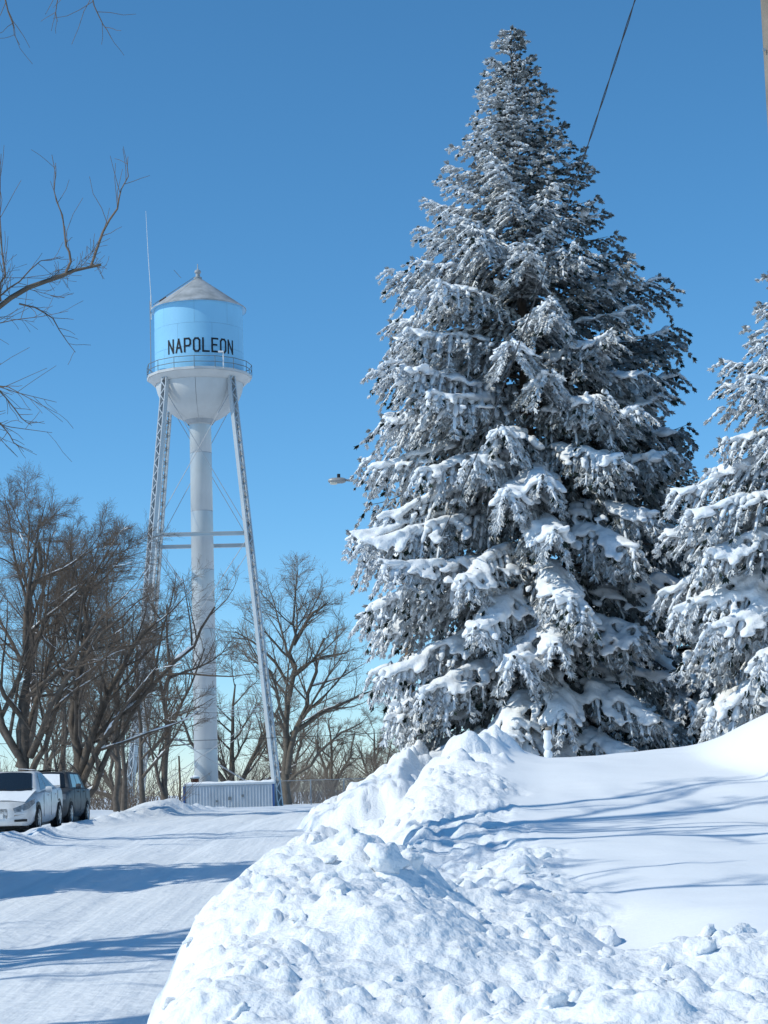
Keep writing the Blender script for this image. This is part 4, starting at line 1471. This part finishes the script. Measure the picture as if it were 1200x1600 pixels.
SED = dict(w=.91, wr=.335, wheels=(-1.45, 1.4), mir=(-.62, 1.0), handles=(-.05, .98), hz=.86, seams=(-.72, .28, 1.2), sideglass='glass_frost',
           st=[(-2.43, .36, .34, .46, .48), (-2.415, .52, .29, .51, .535), (-2.34, .72, .22, .58, .62), (-2.15, .86, .20, .66, .74), (-1.8, .905, .20, .74, .84), (-1.3, .91, .20, .82, .92),
               (-.95, .91, .20, .90, .97), (-.3, .91, .20, .95, .97), (.6, .91, .20, .98, 1.0), (1.4, .91, .20, 1.0, 1.04), (1.9, .90, .24, 1.0, 1.06),
               (2.3, .84, .30, .98, 1.04), (2.42, .72, .38, .9, .95)],
           g=[(.82, -1.12, .93), (.60, -.12, 1.45), (.58, .62, 1.45), (.76, 1.80, 1.04)],
           hl=[(.46, -2.37, .60), (.62, -2.29, .66), (.76, -2.16, .73), (.875, -1.86, .80), (.50, -2.375, .50), (.64, -2.31, .52), (.80, -2.18, .58), (.895, -1.92, .70)],
           fog=[(.50, -2.38, .30), (.78, -2.27, .30), (.78, -2.275, .36), (.50, -2.385, .35)],
           grille=(-2.41, [(-.3, .3, .40, .44), (-.32, .32, .455, .495), (-.3, .3, .51, .55)]),
           hood=(-2.2, -.9), hoodsnow=True)
make_car('parked_car', (-9.33, 47.6, .93), 0, R(1.2), 'white sedan at the left edge, facing the camera', 'car_white', SED, False)
SUV = dict(w=.94, wr=.36, wheels=(-1.45, 1.45), mir=(-.75, 1.12), handles=(-.1, .98), hz=.98, seams=(-.8, .25, 1.2), sideglass='glass_dark',
           st=[(-2.36, .70, .34, .66, .70), (-2.30, .84, .28, .80, .86), (-2.0, .93, .26, .92, .98), (-1.4, .94, .26, 1.0, 1.06), (-1.0, .94, .26, 1.04, 1.08),
               (-.3, .94, .26, 1.06, 1.08), (1.0, .94, .26, 1.06, 1.08), (2.1, .93, .3, 1.05, 1.08), (2.35, .86, .4, 1.0, 1.04)],
           g=[(.84, -1.05, 1.06), (.66, -.45, 1.56), (.64, 1.7, 1.55), (.78, 2.2, 1.06)],
           hl=[(.40, -2.36, .80), (.60, -2.34, .84), (.78, -2.30, .88), (.88, -2.12, .90), (.44, -2.37, .64), (.62, -2.36, .66), (.80, -2.32, .70), (.895, -2.15, .76)],
           fog=[(.45, -2.375, .40), (.78, -2.345, .40), (.78, -2.35, .5), (.45, -2.38, .5)],
           grille=(-2.37, [(-.36, .36, .56, .62), (-.36, .36, .64, .70), (-.36, .36, .72, .78)]),
           hood=(-2.1, -.9), hoodsnow=False)
make_car('parked_car', (-10.05, 56.4, .9), 0, 0, 'dark car with snow on its windshield behind the white sedan', 'car_dark', SUV, True)

# ------------------------------------------------------------------ snow clods on the bank
rng = np.random.RandomState(8)
CL = []
for k in range(8):
    v, f = ico(3)
    for _ in range(14):                         # chip flat faces off a ball
        nrm = unit(rng.normal(size=3))
        h = rng.uniform(.45, .85)
        dd = v @ nrm
        v = v - np.clip(dd - h, 0, None)[:, None] * nrm[None] * .9
    q_ = v * 2.1 + rng.rand(3) * 9
    nz_ = vnoise(q_[:, 0] + q_[:, 2], q_[:, 1] - q_[:, 2]) + .6 * vnoise(q_[:, 0] * 2.3, q_[:, 1] * 2.1 + q_[:, 2] * 2.3)
    v = v * (1 + .24 * nz_)[:, None] * np.array([1.1, rng.uniform(.7, 1), rng.uniform(.6, .95)])
    v = v + rng.normal(0, .018, v.shape)
    me_o = mesh_np('snow_clod', v, f, 'snow_clod', snow_bank, True)
    CL.append(me_o)
spots = [(-.05, 12.2, .17), (-.28, 12.6, .14), (.10, 12.5, .13), (-.45, 12.3, .11), (1.3, 12.0, .13), (1.05, 12.2, .10), (.85, 12.1, .11), (1.85, 10.6, .10),
         (1.62, 10.2, .11), (1.5, 9.8, .10), (1.9, 9.6, .07), (.3, 13.5, .13), (-.55, 14.2, .12), (.15, 15.2, .14), (-.2, 16.2, .15)]
for _ in range(150):
    y = 6.5 * math.exp(rng.rand() * math.log(30 / 6.5))
    x = rng.uniform(-1.5, 2.6 if y < 10.5 else 1.3)
    spots.append((x, y, rng.uniform(.025, .07) * (1.0 if y < 14 else 1.4)))
for i, (x, y, r_) in enumerate(spots):
    if i < len(CL):
        c = CL[i]
    else:
        c = CL[i % len(CL)].copy()
        COL.objects.link(c)
        c.parent = snow_bank
    c.location = (x, y, bank_h(x, y) - r_ * .05)
    c.rotation_euler = (rng.uniform(-.5, .5), rng.uniform(-.5, .5), rng.uniform(0, 6.28))
    c.scale = (r_, r_, r_)
#@@NEXT
